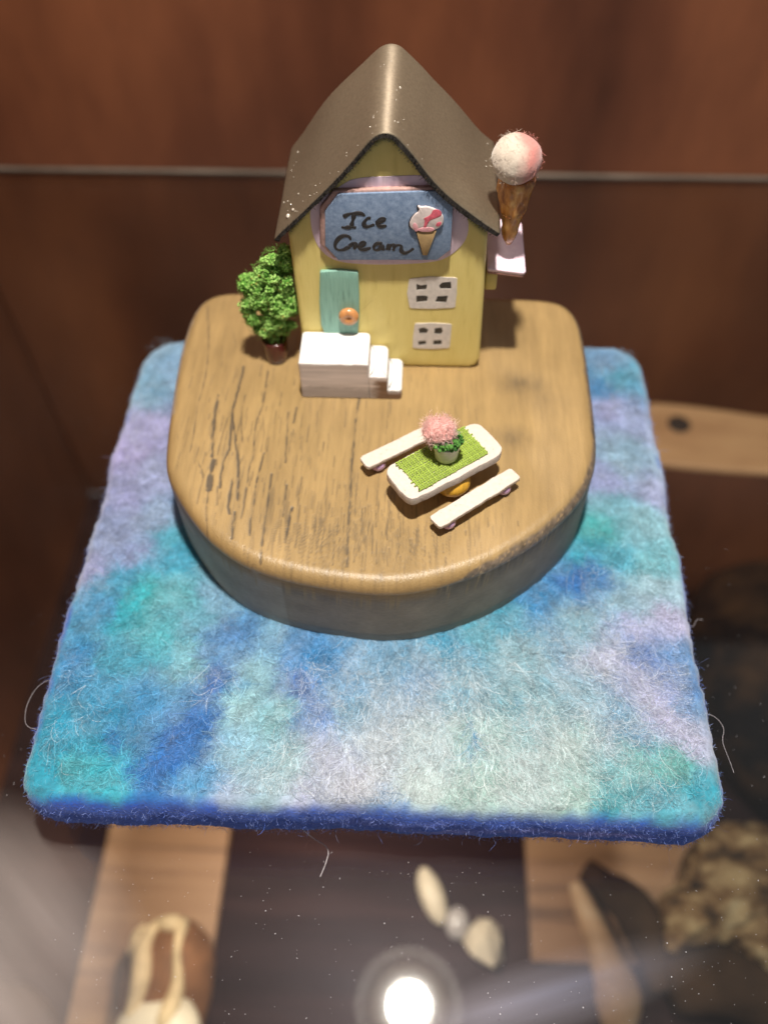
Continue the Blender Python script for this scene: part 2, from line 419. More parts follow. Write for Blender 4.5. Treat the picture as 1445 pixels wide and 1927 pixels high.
# ---------------------------------------------------------------- felt mat
MATC = "-96 184 150 190 220;-97 163 140 185 215;-87 172 150 190 225;-92 143 175 175 220;-95 129 170 165 215;-83 122 165 175 215;-93 109 160 165 210;-93 93 150 165 205;-82 102 150 175 210;-97 77 165 170 215;-85 84 150 165 210;-73 89 90 180 205;-69 83 72 172 205;-87 73 70 160 195;-76 65 70 185 195;-89 61 90 160 205;-82 61 60 170 185;-67 67 110 190 205;-56 66 130 180 210;-93 41 60 140 195;-81 42 70 165 195;-70 51 90 185 200;-62 56 110 180 205;-59 42 135 195 210;-48 45 110 160 205;-47 52 80 140 200;-81 27 50 150 195;-69 29 75 150 200;-90 15 50 160 195;-92 4 50 165 195;-85 9 84 182 198;-76 4 60 175 195;-54 20 50 115 190;-49 35 70 120 195;-57 11 45 115 195;-61 5 40 120 195;-48 5 70 150 200;-42 29 165 210 220;-37 38 160 205 220;-29 26 150 205 215;-37 14 145 195 215;-24 11 165 205 215;-40 1 165 185 215;-29 3 160 195 210;-20 3 185 190 220;-12 14 185 190 220;-2 7 200 200 215;1 20 185 200 215;-36 54 130 180 210;-25 49 90 150 205;-17 44 60 140 200;-22 36 75 120 195;-10 38 100 160 205;-16 28 100 140 205;-8 28 130 180 210;-1 44 120 170 205;9 46 110 165 200;16 36 95 150 195;25 51 80 160 195;33 55 70 165 190;42 63 70 160 190;55 69 60 140 195;29 36 140 185 205;43 48 150 190 205;20 19 160 195 205;32 23 165 200 200;46 32 130 180 195;17 6 185 210 205;32 6 165 200 195;47 7 170 200 200;56 20 175 205 205;61 4 165 200 195;8 -1 100 150 200;70 6 80 170 185;79 14 112 186 188;88 13 100 178 176;96 7 60 160 185;82 4 55 165 190;95 21 185 190 220;88 28 180 180 220;86 36 165 170 215;82 42 150 165 210;96 33 110 155 205;99 42 90 140 200;73 32 110 165 200;65 37 150 190 210;83 51 90 130 200;94 51 100 150 205;96 65 190 190 225;84 59 180 185 225;72 50 185 190 220;79 72 150 190 210;92 77 165 200 215;66 62 140 185 205;66 76 50 115 190;75 78 60 130 195;70 89 70 170 195;83 87 80 175 200;92 87 120 195 210;73 98 70 180 185;90 101 150 200 215;82 108 130 190 210;96 115 170 180 220;81 122 165 175 220;90 132 150 185 210;94 149 165 180 220;85 159 165 170 215;84 167 50 140 200;92 177 90 170 200;88 183 130 170 210"
ZM = 13.0
def mat_part():
    out = rrect(-103.5, -3.2, 104, 194.5, [11, 12, 14, 18], 24)
    out = resample(out, 640)
    q = fbm(np.column_stack([out[:, 0] + 500, out[:, 1]]), 26, 3, 5) - .5
    C = out.mean(0); d = out - C; d /= np.linalg.norm(d, axis=1)[:, None]
    out = out + d * q[:, None] * 3.0
    prof = [(9, -13), (5.5, -12.2), (2.8, -10), (1.2, -7), (.4, -4), (0, -1), (0, 2), (.1, 5), (.5, 8), (1.3, 10.4), (2.6, 12.2), (4.4, ZM)]
    V, F = slab(out, prof, 130)
    xy = V[:, :2]
    n1 = fbm(xy + 300, 16, 4, 11) - .5; n2 = fbm(xy + 300, 2.6, 3, 12) - .5
    w = np.clip((V[:, 2] - 7) / 5, 0, 1)
    V[:, 2] += w * (1.6 * n1 + 1.1 * n2)
    side = (V[:, 2] > -12) & (V[:, 2] < 11)
    nn = fbm(V + 300, 3.0, 3, 14) - .5
    V[side, :2] += ((xy[side] - C) / np.linalg.norm(xy[side] - C, axis=1)[:, None]) * (nn[side] * 2.2)[:, None]
    return V, F, out
CP = np.array([[float(v) for v in l.split()] for l in MATC.split(';')])
def s2l(c): c = c / 255.0; return np.where(c <= .04045, c / 12.92, ((c + .055) / 1.055) ** 2.4)
CPL = s2l(CP[:, 2:5])
def mat_colour(P):
    """dyed wool colour at points (x,y,z) in mm: patches of blue, teal, lilac and white wool"""
    xy = P[:, :2]
    w1 = np.column_stack([fbm(xy + 700, 17, 4, 21) - .5, fbm(xy + 900, 17, 4, 22) - .5]) * 17
    w2 = np.column_stack([fbm(xy + 700, 4.5, 3, 23) - .5, fbm(xy + 900, 4.5, 3, 24) - .5]) * 7
    q = xy + w1 * .55 + w2
    col = np.zeros((len(P), 3))
    for a in range(0, len(P), 60000):
        d2 = ((q[a:a + 60000, None, :] - CP[None, :, :2]) ** 2).sum(2)
        w = 1.0 / (d2 + 6.0) ** 1.9
        col[a:a + 60000] = (w @ CPL) / w.sum(1)[:, None]
    k = fbm(xy + 50, 3.2, 3, 25); k2 = fbm(xy + 50, 9, 3, 26)
    col = col * (1 + (k - .5)[:, None] * .75 + (fbm(xy + 50, 1.1, 2, 29) - .5)[:, None] * .5)
    deep = np.array([.03, .17, .52]) * .8
    ra = np.arctan2(q[:, 0] - 5, 125 - q[:, 1]); rr = np.hypot(q[:, 0] - 5, 125 - q[:, 1])
    web = np.exp(-((xy[:, 0] - 26) / 50) ** 2 - ((xy[:, 1] - 20) / 34) ** 2)
    fan = 1 - np.abs(2 * fbm(np.column_stack([ra * 95 + 300, rr * .30 + 300]), 8.5, 4, 35) - 1)
    cell = 1 - np.abs(2 * fbm(q + 350, 8.5, 3, 36) - 1)
    v = np.clip((fan - .70) * 4.2, 0, 1) * (.10 + .75 * web) + np.clip((cell - .78) * 5, 0, 1) * (.16 + .42 * web)
    v = np.clip(v * .50, 0, .55)[:, None]; col = col * (1 - v) + np.array([.66, .74, .80]) * v
    hole = np.clip((.64 - fan) * 3.4, 0, 1) * np.clip((.62 - cell) * 3, 0, 1) * (.25 + .5 * web); hole = np.clip(hole * 2.4, 0, .85)[:, None]
    col = col * (1 - hole) + np.array([.045, .25, .50]) * hole
    for pts, w, c in (([(-50, 41), (-53, 30), (-58, 21), (-65, 13), (-70, 8)], 1.0, (.035, .17, .58)), ([(-50, 46), (-48, 58), (-52, 66)], .6, (.10, .30, .60)), ([(80, 46), (86, 34), (96, 22)], 2.6, (.58, .58, .78)), ([(66, 40), (72, 28), (70, 20)], 1.2, (.60, .66, .78)), ([(-78, 18), (-76, 15)], 2.2, (.03, .13, .52))):
        P2 = np.array(pts, float); dd = np.full(len(P), 99.0)
        for A, B in zip(P2[:-1], P2[1:]):
            d = B - A; t = np.clip(((q - A) @ d) / (d @ d), 0, 1); dd = np.minimum(dd, np.linalg.norm(q * .5 + xy * .5 - A - t[:, None] * d, axis=1))
        m = (np.clip(1.6 - dd / w, 0, 1) * .5)[:, None]; col = col * (1 - m) + np.array(c) * m
    lum = col.mean(1, keepdims=True); col = np.clip(lum + (col - lum) * 1.03, .004, 1) * 1.0
    # royal blue wool wraps the rim
    ex = np.minimum(103.6 - np.abs(xy[:, 0]), np.minimum(xy[:, 1] + 3.2, 194.5 - xy[:, 1])) + (fbm(xy + 400, 9, 3, 27) - .5) * 5
    front = np.clip(1 - xy[:, 1] / 8, 0, 1) + .9 * np.clip(1 - (xy[:, 0] + 104) / 10, 0, 1) * np.clip((75 - xy[:, 1]) / 20, 0, 1)
    e = np.clip(1 - (ex - .8) / (.9 + 1.5 * front), 0, 1)
    e = np.maximum(e, np.clip((10.4 - P[:, 2]) / 2.0, 0, 1))
    back = np.clip((xy[:, 1] - 70) / 60, 0, 1); e = e * (1 - .55 * back)
    blue = np.array([.026, .120, .66]); lil = np.array([.26, .27, .80])
    lm = np.clip((fbm(P + 90, (22, 22, 3), 3, 28) - .42) * 4, 0, 1) * np.clip((xy[:, 0] + 30) / 60, 0, 1) * np.clip((P[:, 2] + 5) / 4, 0, 1) * np.clip((6 - P[:, 2]) / 3, 0, 1)
    rim = blue * (1 - lm[:, None]) + lil * lm[:, None]
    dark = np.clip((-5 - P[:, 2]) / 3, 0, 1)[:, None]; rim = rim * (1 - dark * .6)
    return col * (1 - e[:, None]) + rim * e[:, None]

felt = empty('felt_mat', (0, 96, GZ), 'square blue, teal and lilac felted wool mat like sea water under the wooden block', 'felt mat')
V, F, MOUT = mat_part()
mesh('felt', V, F, M_MAT, felt, col=mat_colour(V) * .86)
mesh('backing', *slab(rrect(-84, 22, 84, 176, 10, 6), bev(GZ + .02, -12.4, .5), 1), M_BACK, felt)

def top_z(xy): return ZM + 1.6 * (fbm(xy + 300, 16, 4, 11) - .5) + 1.1 * (fbm(xy + 300, 2.6, 3, 12) - .5)
def felt_fibres():
    parts, cols, fs, n0 = [], [], [], 0
    def add(roots, dirs, ln, wd, st, curl, lift, seed, light, flat=True, zc=0.0, colf=None, settle=False):
        nonlocal n0
        V, F, own = ribbons(roots, dirs, ln, wd, st, curl, lift, seed, flat, zc)
        if settle:
            zt = top_z(V[:, :2]); r = np.random.RandomState(seed + 5).rand(len(roots))[own]
            ax = np.abs(V[:, 0]) - 83.5; yy = V[:, 1] - 95.7; ay = np.abs(yy) - 78.8      # keep the strands on the mat
            qx, qy = np.maximum(ax, 0), np.maximum(ay, 0); dd = np.hypot(qx, qy); k = np.where(dd > 16.5, 16.5 / np.maximum(dd, 1e-6), 1)
            V[:, 0] = np.sign(V[:, 0]) * np.where(ax > 0, 83.5 + qx * k, np.abs(V[:, 0])); V[:, 1] = 95.7 + np.sign(yy) * np.where(ay > 0, 78.8 + qy * k, np.abs(yy))
            zt = top_z(V[:, :2]) - 1.3 * np.clip((np.minimum(dd, 16.5) - 14.5) / 2, 0, 1) ** 2
            V[:, 2] = zt + .08 + .55 * r ** 2 + (V[:, 2] - ZM) * .35
        c = (mat_colour(roots) if colf is None else colf)
        r = np.random.RandomState(seed + 9); t = light(roots, r)[:, None]
        c = c * (1 - t) + np.array([.80, .85, .88]) * t
        c = c * (.58 + .84 * r.rand(len(c), 1) ** 1.2)
        parts.append(V); cols.append(c[own]); fs.append(F + n0); n0 += len(V)
    r = np.random.RandomState(3)
    def pts(n, ins=3.0):
        p = np.column_stack([r.uniform(-103 + ins, 103.5 - ins, n), r.uniform(ins - 3, 194 - ins, n)])
        blk = (np.abs(p[:, 0]) < 62) & (p[:, 1] > 92) & (p[:, 1] < 178)
        return p[~blk]
    # the white wool web is thickest in the front middle of the mat
    def webby(p): return np.clip(np.exp(-((p[:, 0] - 28) / 52) ** 2 - ((p[:, 1] - 18) / 30) ** 2) * 1.0 + (fbm(p[:, :2] + 200, 15, 3, 31) - .5) * .9, 0, 1)
    n = 90000; p = pts(n); z = top_z(p)
    ang = fbm(p + 100, 11, 3, 32) * 14 + r.randn(len(p)) * .7
    wb = np.exp(-((p[:, 0] - 26) / 52) ** 2 - ((p[:, 1] - 20) / 36) ** 2) > r.rand(len(p)) * .8
    ang = np.where(wb, np.arctan2(p[:, 1] - 125, p[:, 0] - 5) + (fbm(p + 160, 9, 3, 37) - .5) * 3.2 + r.randn(len(p)) * .35, ang)
    R = np.column_stack([p, np.full(len(p), ZM)]); D = np.column_stack([np.cos(ang), np.sin(ang), np.zeros(len(p))])
    add(R, D, r.uniform(2.0, 6.0, len(p)), np.where(r.rand(len(p)) < .35, r.uniform(.11, .19, len(p)), r.uniform(.06, .11, len(p))), 4, .32, lambda s, n, q: 0, 41,
        lambda P, q: np.clip(webby(P) * .42 * (q.rand(len(P)) > .5) + .06 * q.rand(len(P)), 0, .85), settle=True)
    # paler, longer web strands
    p = pts(105000); k = webby(p) > .12 + r.rand(len(p)) * .9; p = p[k]
    ang = np.arctan2(p[:, 1] - 125, p[:, 0] - 5) + (fbm(p + 140, 12, 3, 34) - .5) * 4.2 + r.randn(len(p)) * .35
    R = np.column_stack([p, np.full(len(p), ZM)]); D = np.column_stack([np.cos(ang), np.sin(ang), np.zeros(len(p))])
    add(R, D, r.uniform(4, 11, len(p)), r.uniform(.05, .10, len(p)), 6, .22, lambda s, n, q: 0, 43,
        lambda P, q: np.where(q.rand(len(P)) < .55, .35 + .5 * q.rand(len(P)), .05), settle=True)
    # short upright fuzz over the top
    p = pts(30000); z = top_z(p)
    ang = r.uniform(0, 6.3, len(p)); R = np.column_stack([p, z + .1]); D = np.column_stack([np.cos(ang), np.sin(ang), r.uniform(.1, 1.1, len(p))])
    add(R, D, r.uniform(.8, 2.6, len(p)), .06, 3, .5, lambda s, n, q: -.25, 45, lambda P, q: .05 + .3 * q.rand(len(P)), flat=False)
    # fringe on the rim
    k = r.randint(0, len(MOUT), 15000); C = MOUT.mean(0); o = MOUT[k]; d = o - C; d /= np.linalg.norm(d, axis=1)[:, None]
    # outward normal of the outline
    t = np.roll(MOUT, -1, 0) - np.roll(MOUT, 1, 0); nn = np.column_stack([t[:, 1], -t[:, 0]]); nn /= np.linalg.norm(nn, axis=1)[:, None]; d = nn[k]
    zz = r.uniform(-11, 10.5, len(k)); ins = np.where(zz > 8, (zz - 8) * .5, 0) + np.where(zz < -4, (-4 - zz) ** 2 * .05, 0)
    R = np.column_stack([o - d * (ins + .3)[:, None], zz])
    tang = np.column_stack([-d[:, 1], d[:, 0]]) * r.randn(len(k), 1) * .9
    D = np.column_stack([d + tang, r.randn(len(k)) * .6])
    ln = r.uniform(.7, 1.9, len(k)); ln[r.rand(len(k)) < .012] *= 3.2
    add(R, D, ln, .06, 4, .45, lambda s, n, q: q.randn(n) * .1, 47, lambda P, q: .08 + .3 * q.rand(len(P)), flat=False)
    return np.concatenate(parts), np.concatenate(fs), np.concatenate(cols)
V, F, Cc = felt_fibres()
mesh('wool_fibres', V, F, M_FIBRE, felt, col=Cc * .9, kind='stuff')

# ---------------------------------------------------------------- the wooden block
ZB = 46.0
BOUT = [(-69.8, 95.8), (-64, 85.5), (-57.3, 76.4), (-50.2, 68.4), (-40.3, 61.4), (-30.4, 57.6), (-20.8, 55.2), (-9.6, 53.4), (3, 52.3), (15.2, 54.0),
        (31.7, 60.2), (43.1, 67.5), (51.7, 74.5), (61, 84.3), (67.7, 95.1), (71.2, 107.2), (71.9, 125), (72, 140), (72, 160), (71.3, 171), (68, 179), (61, 183.2),
        (40, 184), (0, 184.3), (-50, 184.6), (-64, 184), (-71, 179.5), (-74, 171), (-74.8, 155), (-74.3, 140), (-73.2, 125), (-71.8, 108)]
STREAKS = [
([[-68.1, 174.1], [-65.7, 162.4], [-64.1, 152.7], [-62.9, 141.8], [-62.7, 135.1], [-63.1, 126.3], [-62.8, 117.1], [-62.4, 110.3], [-62.1, 102.4]],0.38,0.70),
([[-56.8, 161.0], [-55.0, 156.1], [-54.1, 152.2]],0.22,0.40),
([[-59.1, 152.0], [-57.8, 142.0]],0.16,0.40),
([[-50.0, 142.2], [-50.0, 136.2], [-50.5, 128.1], [-51.0, 121.0], [-50.1, 110.7], [-49.5, 103.4], [-50.4, 99.5], [-50.7, 93.2], [-50.1, 87.6]],0.60,0.90),
([[-41.1, 140.2], [-41.0, 132.7], [-41.0, 123.4], [-42.1, 116.4], [-41.9, 108.3], [-41.3, 101.7], [-41.8, 94.7], [-41.7, 84.3], [-41.7, 76.0]],0.49,0.80),
([[-56.8, 127.9], [-56.7, 120.8], [-56.3, 113.2], [-55.5, 106.5], [-54.8, 100.7]],0.77,0.90),
([[-53.8, 98.8], [-54.0, 93.7], [-53.6, 86.9]],1.32,0.90),
([[-53.6, 86.9], [-53.1, 79.1], [-51.7, 69.4]],0.38,0.90),
([[-52.1, 117.5], [-52.7, 111.3], [-53.0, 105.3], [-52.9, 101.4]],0.33,0.70),
([[-50.8, 119.6], [-49.4, 113.4], [-47.8, 107.4], [-46.6, 102.2], [-45.7, 97.7], [-44.8, 91.5], [-43.9, 83.0]],0.66,0.90),
([[-47.7, 121.1], [-47.3, 116.2], [-46.4, 111.5], [-45.5, 106.8]],0.44,0.70),
([[-44.4, 101.0], [-45.2, 97.8]],0.44,0.70),
([[-46.8, 91.4], [-46.6, 85.3], [-46.4, 80.5], [-45.5, 77.6]],0.66,0.90),
([[-43.9, 78.3], [-44.0, 73.6], [-43.5, 68.5]],0.66,0.90),
([[-37.9, 102.5], [-38.5, 95.4], [-38.9, 89.2], [-38.6, 82.6], [-38.8, 74.9], [-38.3, 69.8]],0.49,0.90),
([[-34.4, 93.7], [-34.3, 84.5], [-34.2, 76.2], [-34.2, 68.3], [-33.9, 60.6]],0.55,0.85),
([[-31.9, 120.8], [-31.5, 114.6], [-31.0, 107.9], [-30.5, 98.8]],0.49,0.80),
([[-29.2, 123.0], [-29.6, 116.1]],0.49,0.80),
([[-29.1, 89.5], [-29.0, 84.0], [-28.9, 77.0]],0.44,0.90),
([[-26.5, 80.6], [-27.0, 74.2], [-27.2, 67.4]],0.66,0.95),
([[-24.5, 92.7], [-24.8, 86.0]],0.33,0.80),
([[-23.5, 74.3], [-24.0, 65.8]],0.27,0.80),
([[-8.1, 137.4], [-8.3, 127.2], [-8.7, 120.1], [-8.9, 110.6], [-9.0, 101.4], [-8.8, 92.6], [-8.7, 84.1], [-8.6, 74.7], [-8.3, 66.3], [-8.0, 59.3]],0.55,0.85),
([[-36.1, 121.4], [-36.1, 115.2]],0.22,0.60),
([[-40.4, 119.2], [-38.9, 111.0], [-39.0, 103.1]],0.27,0.60),
([[-24.2, 115.5], [-24.4, 107.5]],0.22,0.60),
([[-21.9, 121.8], [-21.6, 112.2]],0.22,0.60),
([[-59.2, 98.6], [-57.4, 95.5], [-56.1, 91.8]],0.55,0.60),
([[-50.9, 88.2], [-50.0, 81.0]],0.55,0.60),
]
def wooden_block():
    out = resample(chaikin(BOUT, 3), 900)
    R = 4.8
    prof = [(0.8, 12.2), (0, 13.5), (0, 18), (0, 23), (0, 28), (0, 32), (0, 36)] + [(R * (1 - math.cos(t)), ZB - R + R * math.sin(t)) for t in np.linspace(0, math.pi / 2, 16)]
    V, F = slab(out, prof, 240)
    x, y, z = V.T
    n = len(V); xy = V[:, :2]
    warp = (fbm(np.column_stack([x + 300, y * .35 + 300]), 16, 3, 51) - .5) * 6
    g = fbm(np.column_stack([x + warp + 300, y * .06 + 300]), 2.4, 4, 52)          # broad grain along y
    f = fbm(np.column_stack([x + warp * .3 + 300, y * .10 + 300]), .7, 2, 53)
    mott = fbm(xy + 300, 14, 4, 54)
    base = np.array([.366, .244, .104])
    col = base * (1 + (g - .5)[:, None] * .34 + (mott - .5)[:, None] * .30)
    right = np.clip((x - 5) / 50, 0, 1)[:, None]
    pores = np.clip((f - .60) * 5, 0, 1)
    dens = np.exp(-((x + 12) / 26) ** 2 - ((y - 76) / 16) ** 2) * 1.0 + .22 + .3 * np.exp(-((x - 22) / 26) ** 2 - ((y - 70) / 12) ** 2)
    dens *= np.clip(1.1 - np.maximum(x - 30, 0) / 25, 0, 1)
    dark = pores * np.clip(dens, 0, 1) * .55
    jit = (fbm(np.column_stack([x + 300, y * .5 + 300]), 1.1, 2, 56) - .5)
    top = z > 38.5
    def stroke(P, w, a, jw=.8):
        P = np.asarray(P)
        for (A, B) in zip(P[:-1], P[1:]):
            lo = np.minimum(A, B) - w - 1; hi = np.maximum(A, B) + w + 1
            k = np.where(top & (x > lo[0]) & (x < hi[0]) & (y > lo[1]) & (y < hi[1]))[0]
            if not len(k): continue
            q = xy[k] - A; d = B - A; t = np.clip((q @ d) / (d @ d), 0, 1)
            dd = np.linalg.norm(q - t[:, None] * d, axis=1)
            rough = fbm(np.column_stack([x[k] * 1.0 + 300, y[k] * .25 + 300]), .55, 2, 57)
            ww = w * .80 * (.35 + 1.1 * rough)
            m = np.clip((ww + .22 - dd) / .55, 0, 1) * a * .95 * np.clip(rough * 2.1, 0, 1)
            dark[k] = np.maximum(dark[k], m)
    for P, w, a in STREAKS: stroke(P, max(w, .30), a)
    r = np.random.RandomState(8)
    for _ in range(520):                                            # short open pores, mostly front centre
        if r.rand() < .62: px, py = r.normal(-6, 15), r.normal(74, 9)
        elif r.rand() < .6: px, py = r.normal(-45, 15), r.normal(110, 18)
        else: px, py = r.uniform(-66, 40), r.uniform(62, 150)
        ln = r.uniform(1.5, 7); sl = -.02 + .1 * (-px / 70) * .6
        stroke([(px, py), (px - ln * sl, py - ln)], r.uniform(.14, .30), r.uniform(.35, .8))
    for (cx, cy, sx, sy, a) in ((47, 136, 8, 5, .45), (43, 112, 6, 4.5, .38), (52, 128, 12, 8, .18)):          # soft dark blotches
        dark = np.maximum(dark, np.exp(-((x - cx) / sx) ** 2 - ((y - cy) / sy) ** 2) * a * (.4 + 1.2 * fbm(np.column_stack([x + 300, y * .4 + 300]), 1.6, 3, 58)))
    col = col * (1 - dark[:, None]) + np.array([.060, .052, .045]) * dark[:, None]
    # amber burnt edge, then the grey stained flank
    edge = np.clip((45.4 - z) / 4.5, 0, 1)
    amber = np.array([.29, .155, .050]); col = col * (1 - edge[:, None] * .8) + amber * edge[:, None] * .8
    ang = np.degrees(np.arctan2(y - 120, x))
    th = 40.9 + 4.8 * np.clip((ang + 74) / 14, 0, 1) + (fbm(V + 300, (5, 5, 2), 3, 59) - .5) * 3.2
    th = np.minimum(th, 45.0 + .7 * fbm(V + 300, (3, 3, 3), 2, 67)); gm = np.clip((th - z) / .8, 0, 1)
    fn = fbm(np.column_stack([ang * 1.2 + 900, z * 1.0 + 300]), (7, 2.2), 4, 60); fn2 = fbm(np.column_stack([ang * 1.2 + 900, z + 300]), (1.2, .9), 3, 61)
    grey = np.array([.37, .295, .225]) * (.60 + .50 * fn + .32 * fbm(np.column_stack([ang * .5 + 900, z + 300]), (6, .7), 3, 66))[:, None]
    grey = np.where(((ang > -114) & (ang < 90))[:, None], grey * np.array([.92, .86, .80]), grey * np.array([1.08, 1.08, 1.08]))
    darkband = np.clip((z - 33) / 8, 0, 1) * ((ang > -114) & (ang < 90)) * (.25 + .9 * fn2)
    grey = grey * (1 - .72 * np.clip(darkband, 0, 1))[:, None]
    spk = np.clip((fbm(np.column_stack([ang * 1.2 + 900, z + 300]), (.7, .5), 2, 62) - .66) * 8, 0, 1) * np.clip((z - 31) / 6, 0, 1)
    grey = grey * (1 - spk[:, None]) + np.array([.40, .27, .14]) * spk[:, None]
    col = col * (1 - gm[:, None]) + grey * gm[:, None]
    V[:, 2] -= np.where(top, dark * .22, 0)
    return V, F, col
V, F, Cc = wooden_block()
M_FLANK = M('grey stained flank', attr=True, var=.2, rough=.58, vs=(500, 500, 1500), bump=.35, bs=(700, 700, 2600), spec=.3, bdist=.0003)
Fz = np.array([min(V[i, 2] for i in f) for f in F])
tag(mesh('wooden_block', V, F, [M_BLOCK, M_FLANK], base=(0, 120, 12.2), col=Cc, mids=(Fz < 40.5).astype(int)),
    'rounded tan wooden block with dark grain streaks and grey sides standing on the felt mat', 'wooden block')

# ---------------------------------------------------------------- the little house
YF = 143.6
house = empty('miniature_house', (2, 163, ZB), 'small yellow wooden shop with brown curved roof and blue Ice Cream sign', 'miniature house')
def ccw(P):
    P = np.asarray(P, float); return P if area2(P) > 0 else P[::-1]
def front(name, poly, h0, h1, mat, r=.35, parent=house, smooth_it=0, n=None, jitter=0, fill=1, col=None, kind=None, y0=YF):
    P = ccw(poly)
    if smooth_it: P = chaikin(P, smooth_it)
    if n: P = resample(P, n)
    V, F = slab(P, bev(h0, h1, min(r, (h1 - h0) * .49), 4), fill)
    return mesh(name, xz(V, y0), [f[::-1] for f in F], mat, parent, kind=kind)
W = [(-27.6, ZB + .05), (29.5, ZB + .05), (32.0, 47.2), (32.9, 50), (32.3, 75), (31.5, 101), (20, 112.6), (9, 125.2), (3.5, 131.4), (.5, 132.3), (-3, 130), (-14, 117.8), (-22.5, 109.4), (-29, 100.6), (-28.7, 75), (-28.4, 47)]
Pw = resample(ccw(W), 220)
V, F = slab(Pw, bev(0, 37.5, 1.6, 6), 14)
mesh('wall', xz(V, YF + 37.5), [f[::-1] for f in F], M_YELLOW, house)

ROOFP = [(-33.0, 100.2), (-31.99, 102.13), (-22.4, 111.42), (-14.15, 119.49), (-8.6, 125.66), (-4.01, 131.42), (-1.79, 133.61), (0.66, 134.55), (3.24, 133.98), (4.96, 132.46), (9.08, 127.5), (13.67, 121.06), (19.98, 114.53), (28.06, 108.3), (34.92, 103.9)]
def roof():
    P = resample(chaikin(ROOFP, 2, False), 90, closed=False); P[:, 1] += .35 + .75 * np.clip((P[:, 1] - 104) / 22, 0, 1)
    t = np.gradient(P, axis=0); t /= np.linalg.norm(t, axis=1)[:, None]; nn = np.column_stack([t[:, 1], -t[:, 0]])
    th = 1.75
    ys = np.concatenate(([140.4, 140.6, 141.0], np.linspace(142, 189, 34), [189.6, 189.8])); m, n = len(ys), len(P)
    Vs = []
    for i, yv in enumerate(ys):
        e = .35 if i in (0, m - 1) else (.1 if i in (1, m - 2) else 0)
        q = P - nn * -e
        fl = np.clip((yv - 143) / 40, 0, 1) ; sx = np.where(P[:, 0] < .6, (P[:, 0] + 32) / 32.6, (35 - P[:, 0]) / 34.4)
        bulge = (fbm(np.column_stack([P[:, 0] + 90, np.full(n, yv + 90)]), 22, 2, 71) - .5) * .9
        # the sheet is dented upward near the right front eave
        bulge += 2.6 * fl * np.sin(math.pi * np.clip(sx, 0, 1)) ** 2 + 1.1 * np.exp(-((P[:, 0] - 27) / 6) ** 2 - ((yv - 149) / 7) ** 2)
        q = P + nn * -(bulge - e)[:, None] if False else P - nn * (bulge - e)[:, None]
        Vs.append(np.column_stack([q[:, 0], np.full(n, yv), q[:, 1]]))
    for i, yv in enumerate(ys):
        rg = (fbm(np.column_stack([np.arange(n) * .8 + 50, np.full(n, yv)]), 1.4, 3, 72) - .5) * .7
        q = P + nn * (th + rg)[:, None]
        Vs.append(np.column_stack([q[:, 0], np.full(n, yv) + (.25 if i == 0 else 0) + rg * .5, q[:, 1]]))
    V = np.concatenate(Vs); F, mi = [], []
    for i in range(m - 1):
        for j in range(n - 1):
            a = i * n + j; b = a + 1; c = a + n + 1; d = a + n
            F.append((a, b, c, d)); mi.append(0)
            o = m * n; F.append((d + o, c + o, b + o, a + o)); mi.append(1)
    for i, s in ((0, 1), (m - 1, -1)):
        for j in range(n - 1):
            a = i * n + j; b = a + 1; o = m * n
            f = (a, a + o, b + o, b); F.append(f if s > 0 else f[::-1]); mi.append(1)
    for j, s in ((0, -1), (n - 1, 1)):
        for i in range(m - 1):
            a = i * n + j; d = a + n; o = m * n
            f = (a, d, d + o, a + o); F.append(f if s < 0 else f[::-1]); mi.append(1)
    return V, F, mi, P, nn
V, F, mi, RP, RN = roof()
rf = mesh('roof', V, F, [M_ROOF, M_RIM], house, mids=mi)
rf['base'] = house['base']
def drops():
    r = np.random.RandomState(4); parts = []
    for k in range(190):
        j = r.randint(3, len(RP) - 3); yv = r.uniform(141.5, 186)
        s = r.uniform(.13, .30) * (2.0 if k % 23 == 0 else 1)
        p = RP[j] - RN[j] * .05
        V, F = ico((0, 0, 0), s, 1, (.8, 1.25, .8)); parts.append((V + np.array([p[0], yv, p[1]]), F))
    for (x, y, s) in ((28.5, 147, .75), (31.5, 148.5, .5), (30.5, 145, .6), (-28.5, 145, .8), (-27, 146, .5)):
        z = np.interp(x, RP[:, 0], RP[:, 1]); V, F = ico((x, y, z), s, 2, (.8, 1.2, .7)); parts.append((V, F))
    return join(parts)
mesh('glue_drops', *drops(), M_DROP, rf, kind='stuff')
def rim_fuzz():
    r = np.random.RandomState(6); n = 900; j = r.randint(1, len(RP) - 1, n)
    k = r.uniform(.1, 2.2, n)[:, None]; q = RP[j] + RN[j] * k
    R = np.column_stack([q[:, 0], np.full(n, 140.45), q[:, 1]]); D = np.column_stack([r.randn(n) * .6 + RN[j][:, 0] * .7, -r.uniform(.3, 1.2, n), r.randn(n) * .5 + RN[j][:, 1] * .7])
    V, F, own = ribbons(R, D, r.uniform(.3, .9, n), .12, 2, .3, lambda s, n, q: 0, 61, False)
    return V, F
V, F = rim_fuzz(); mesh('rim_fuzz', V, F, M_RIM, rf, kind='stuff')

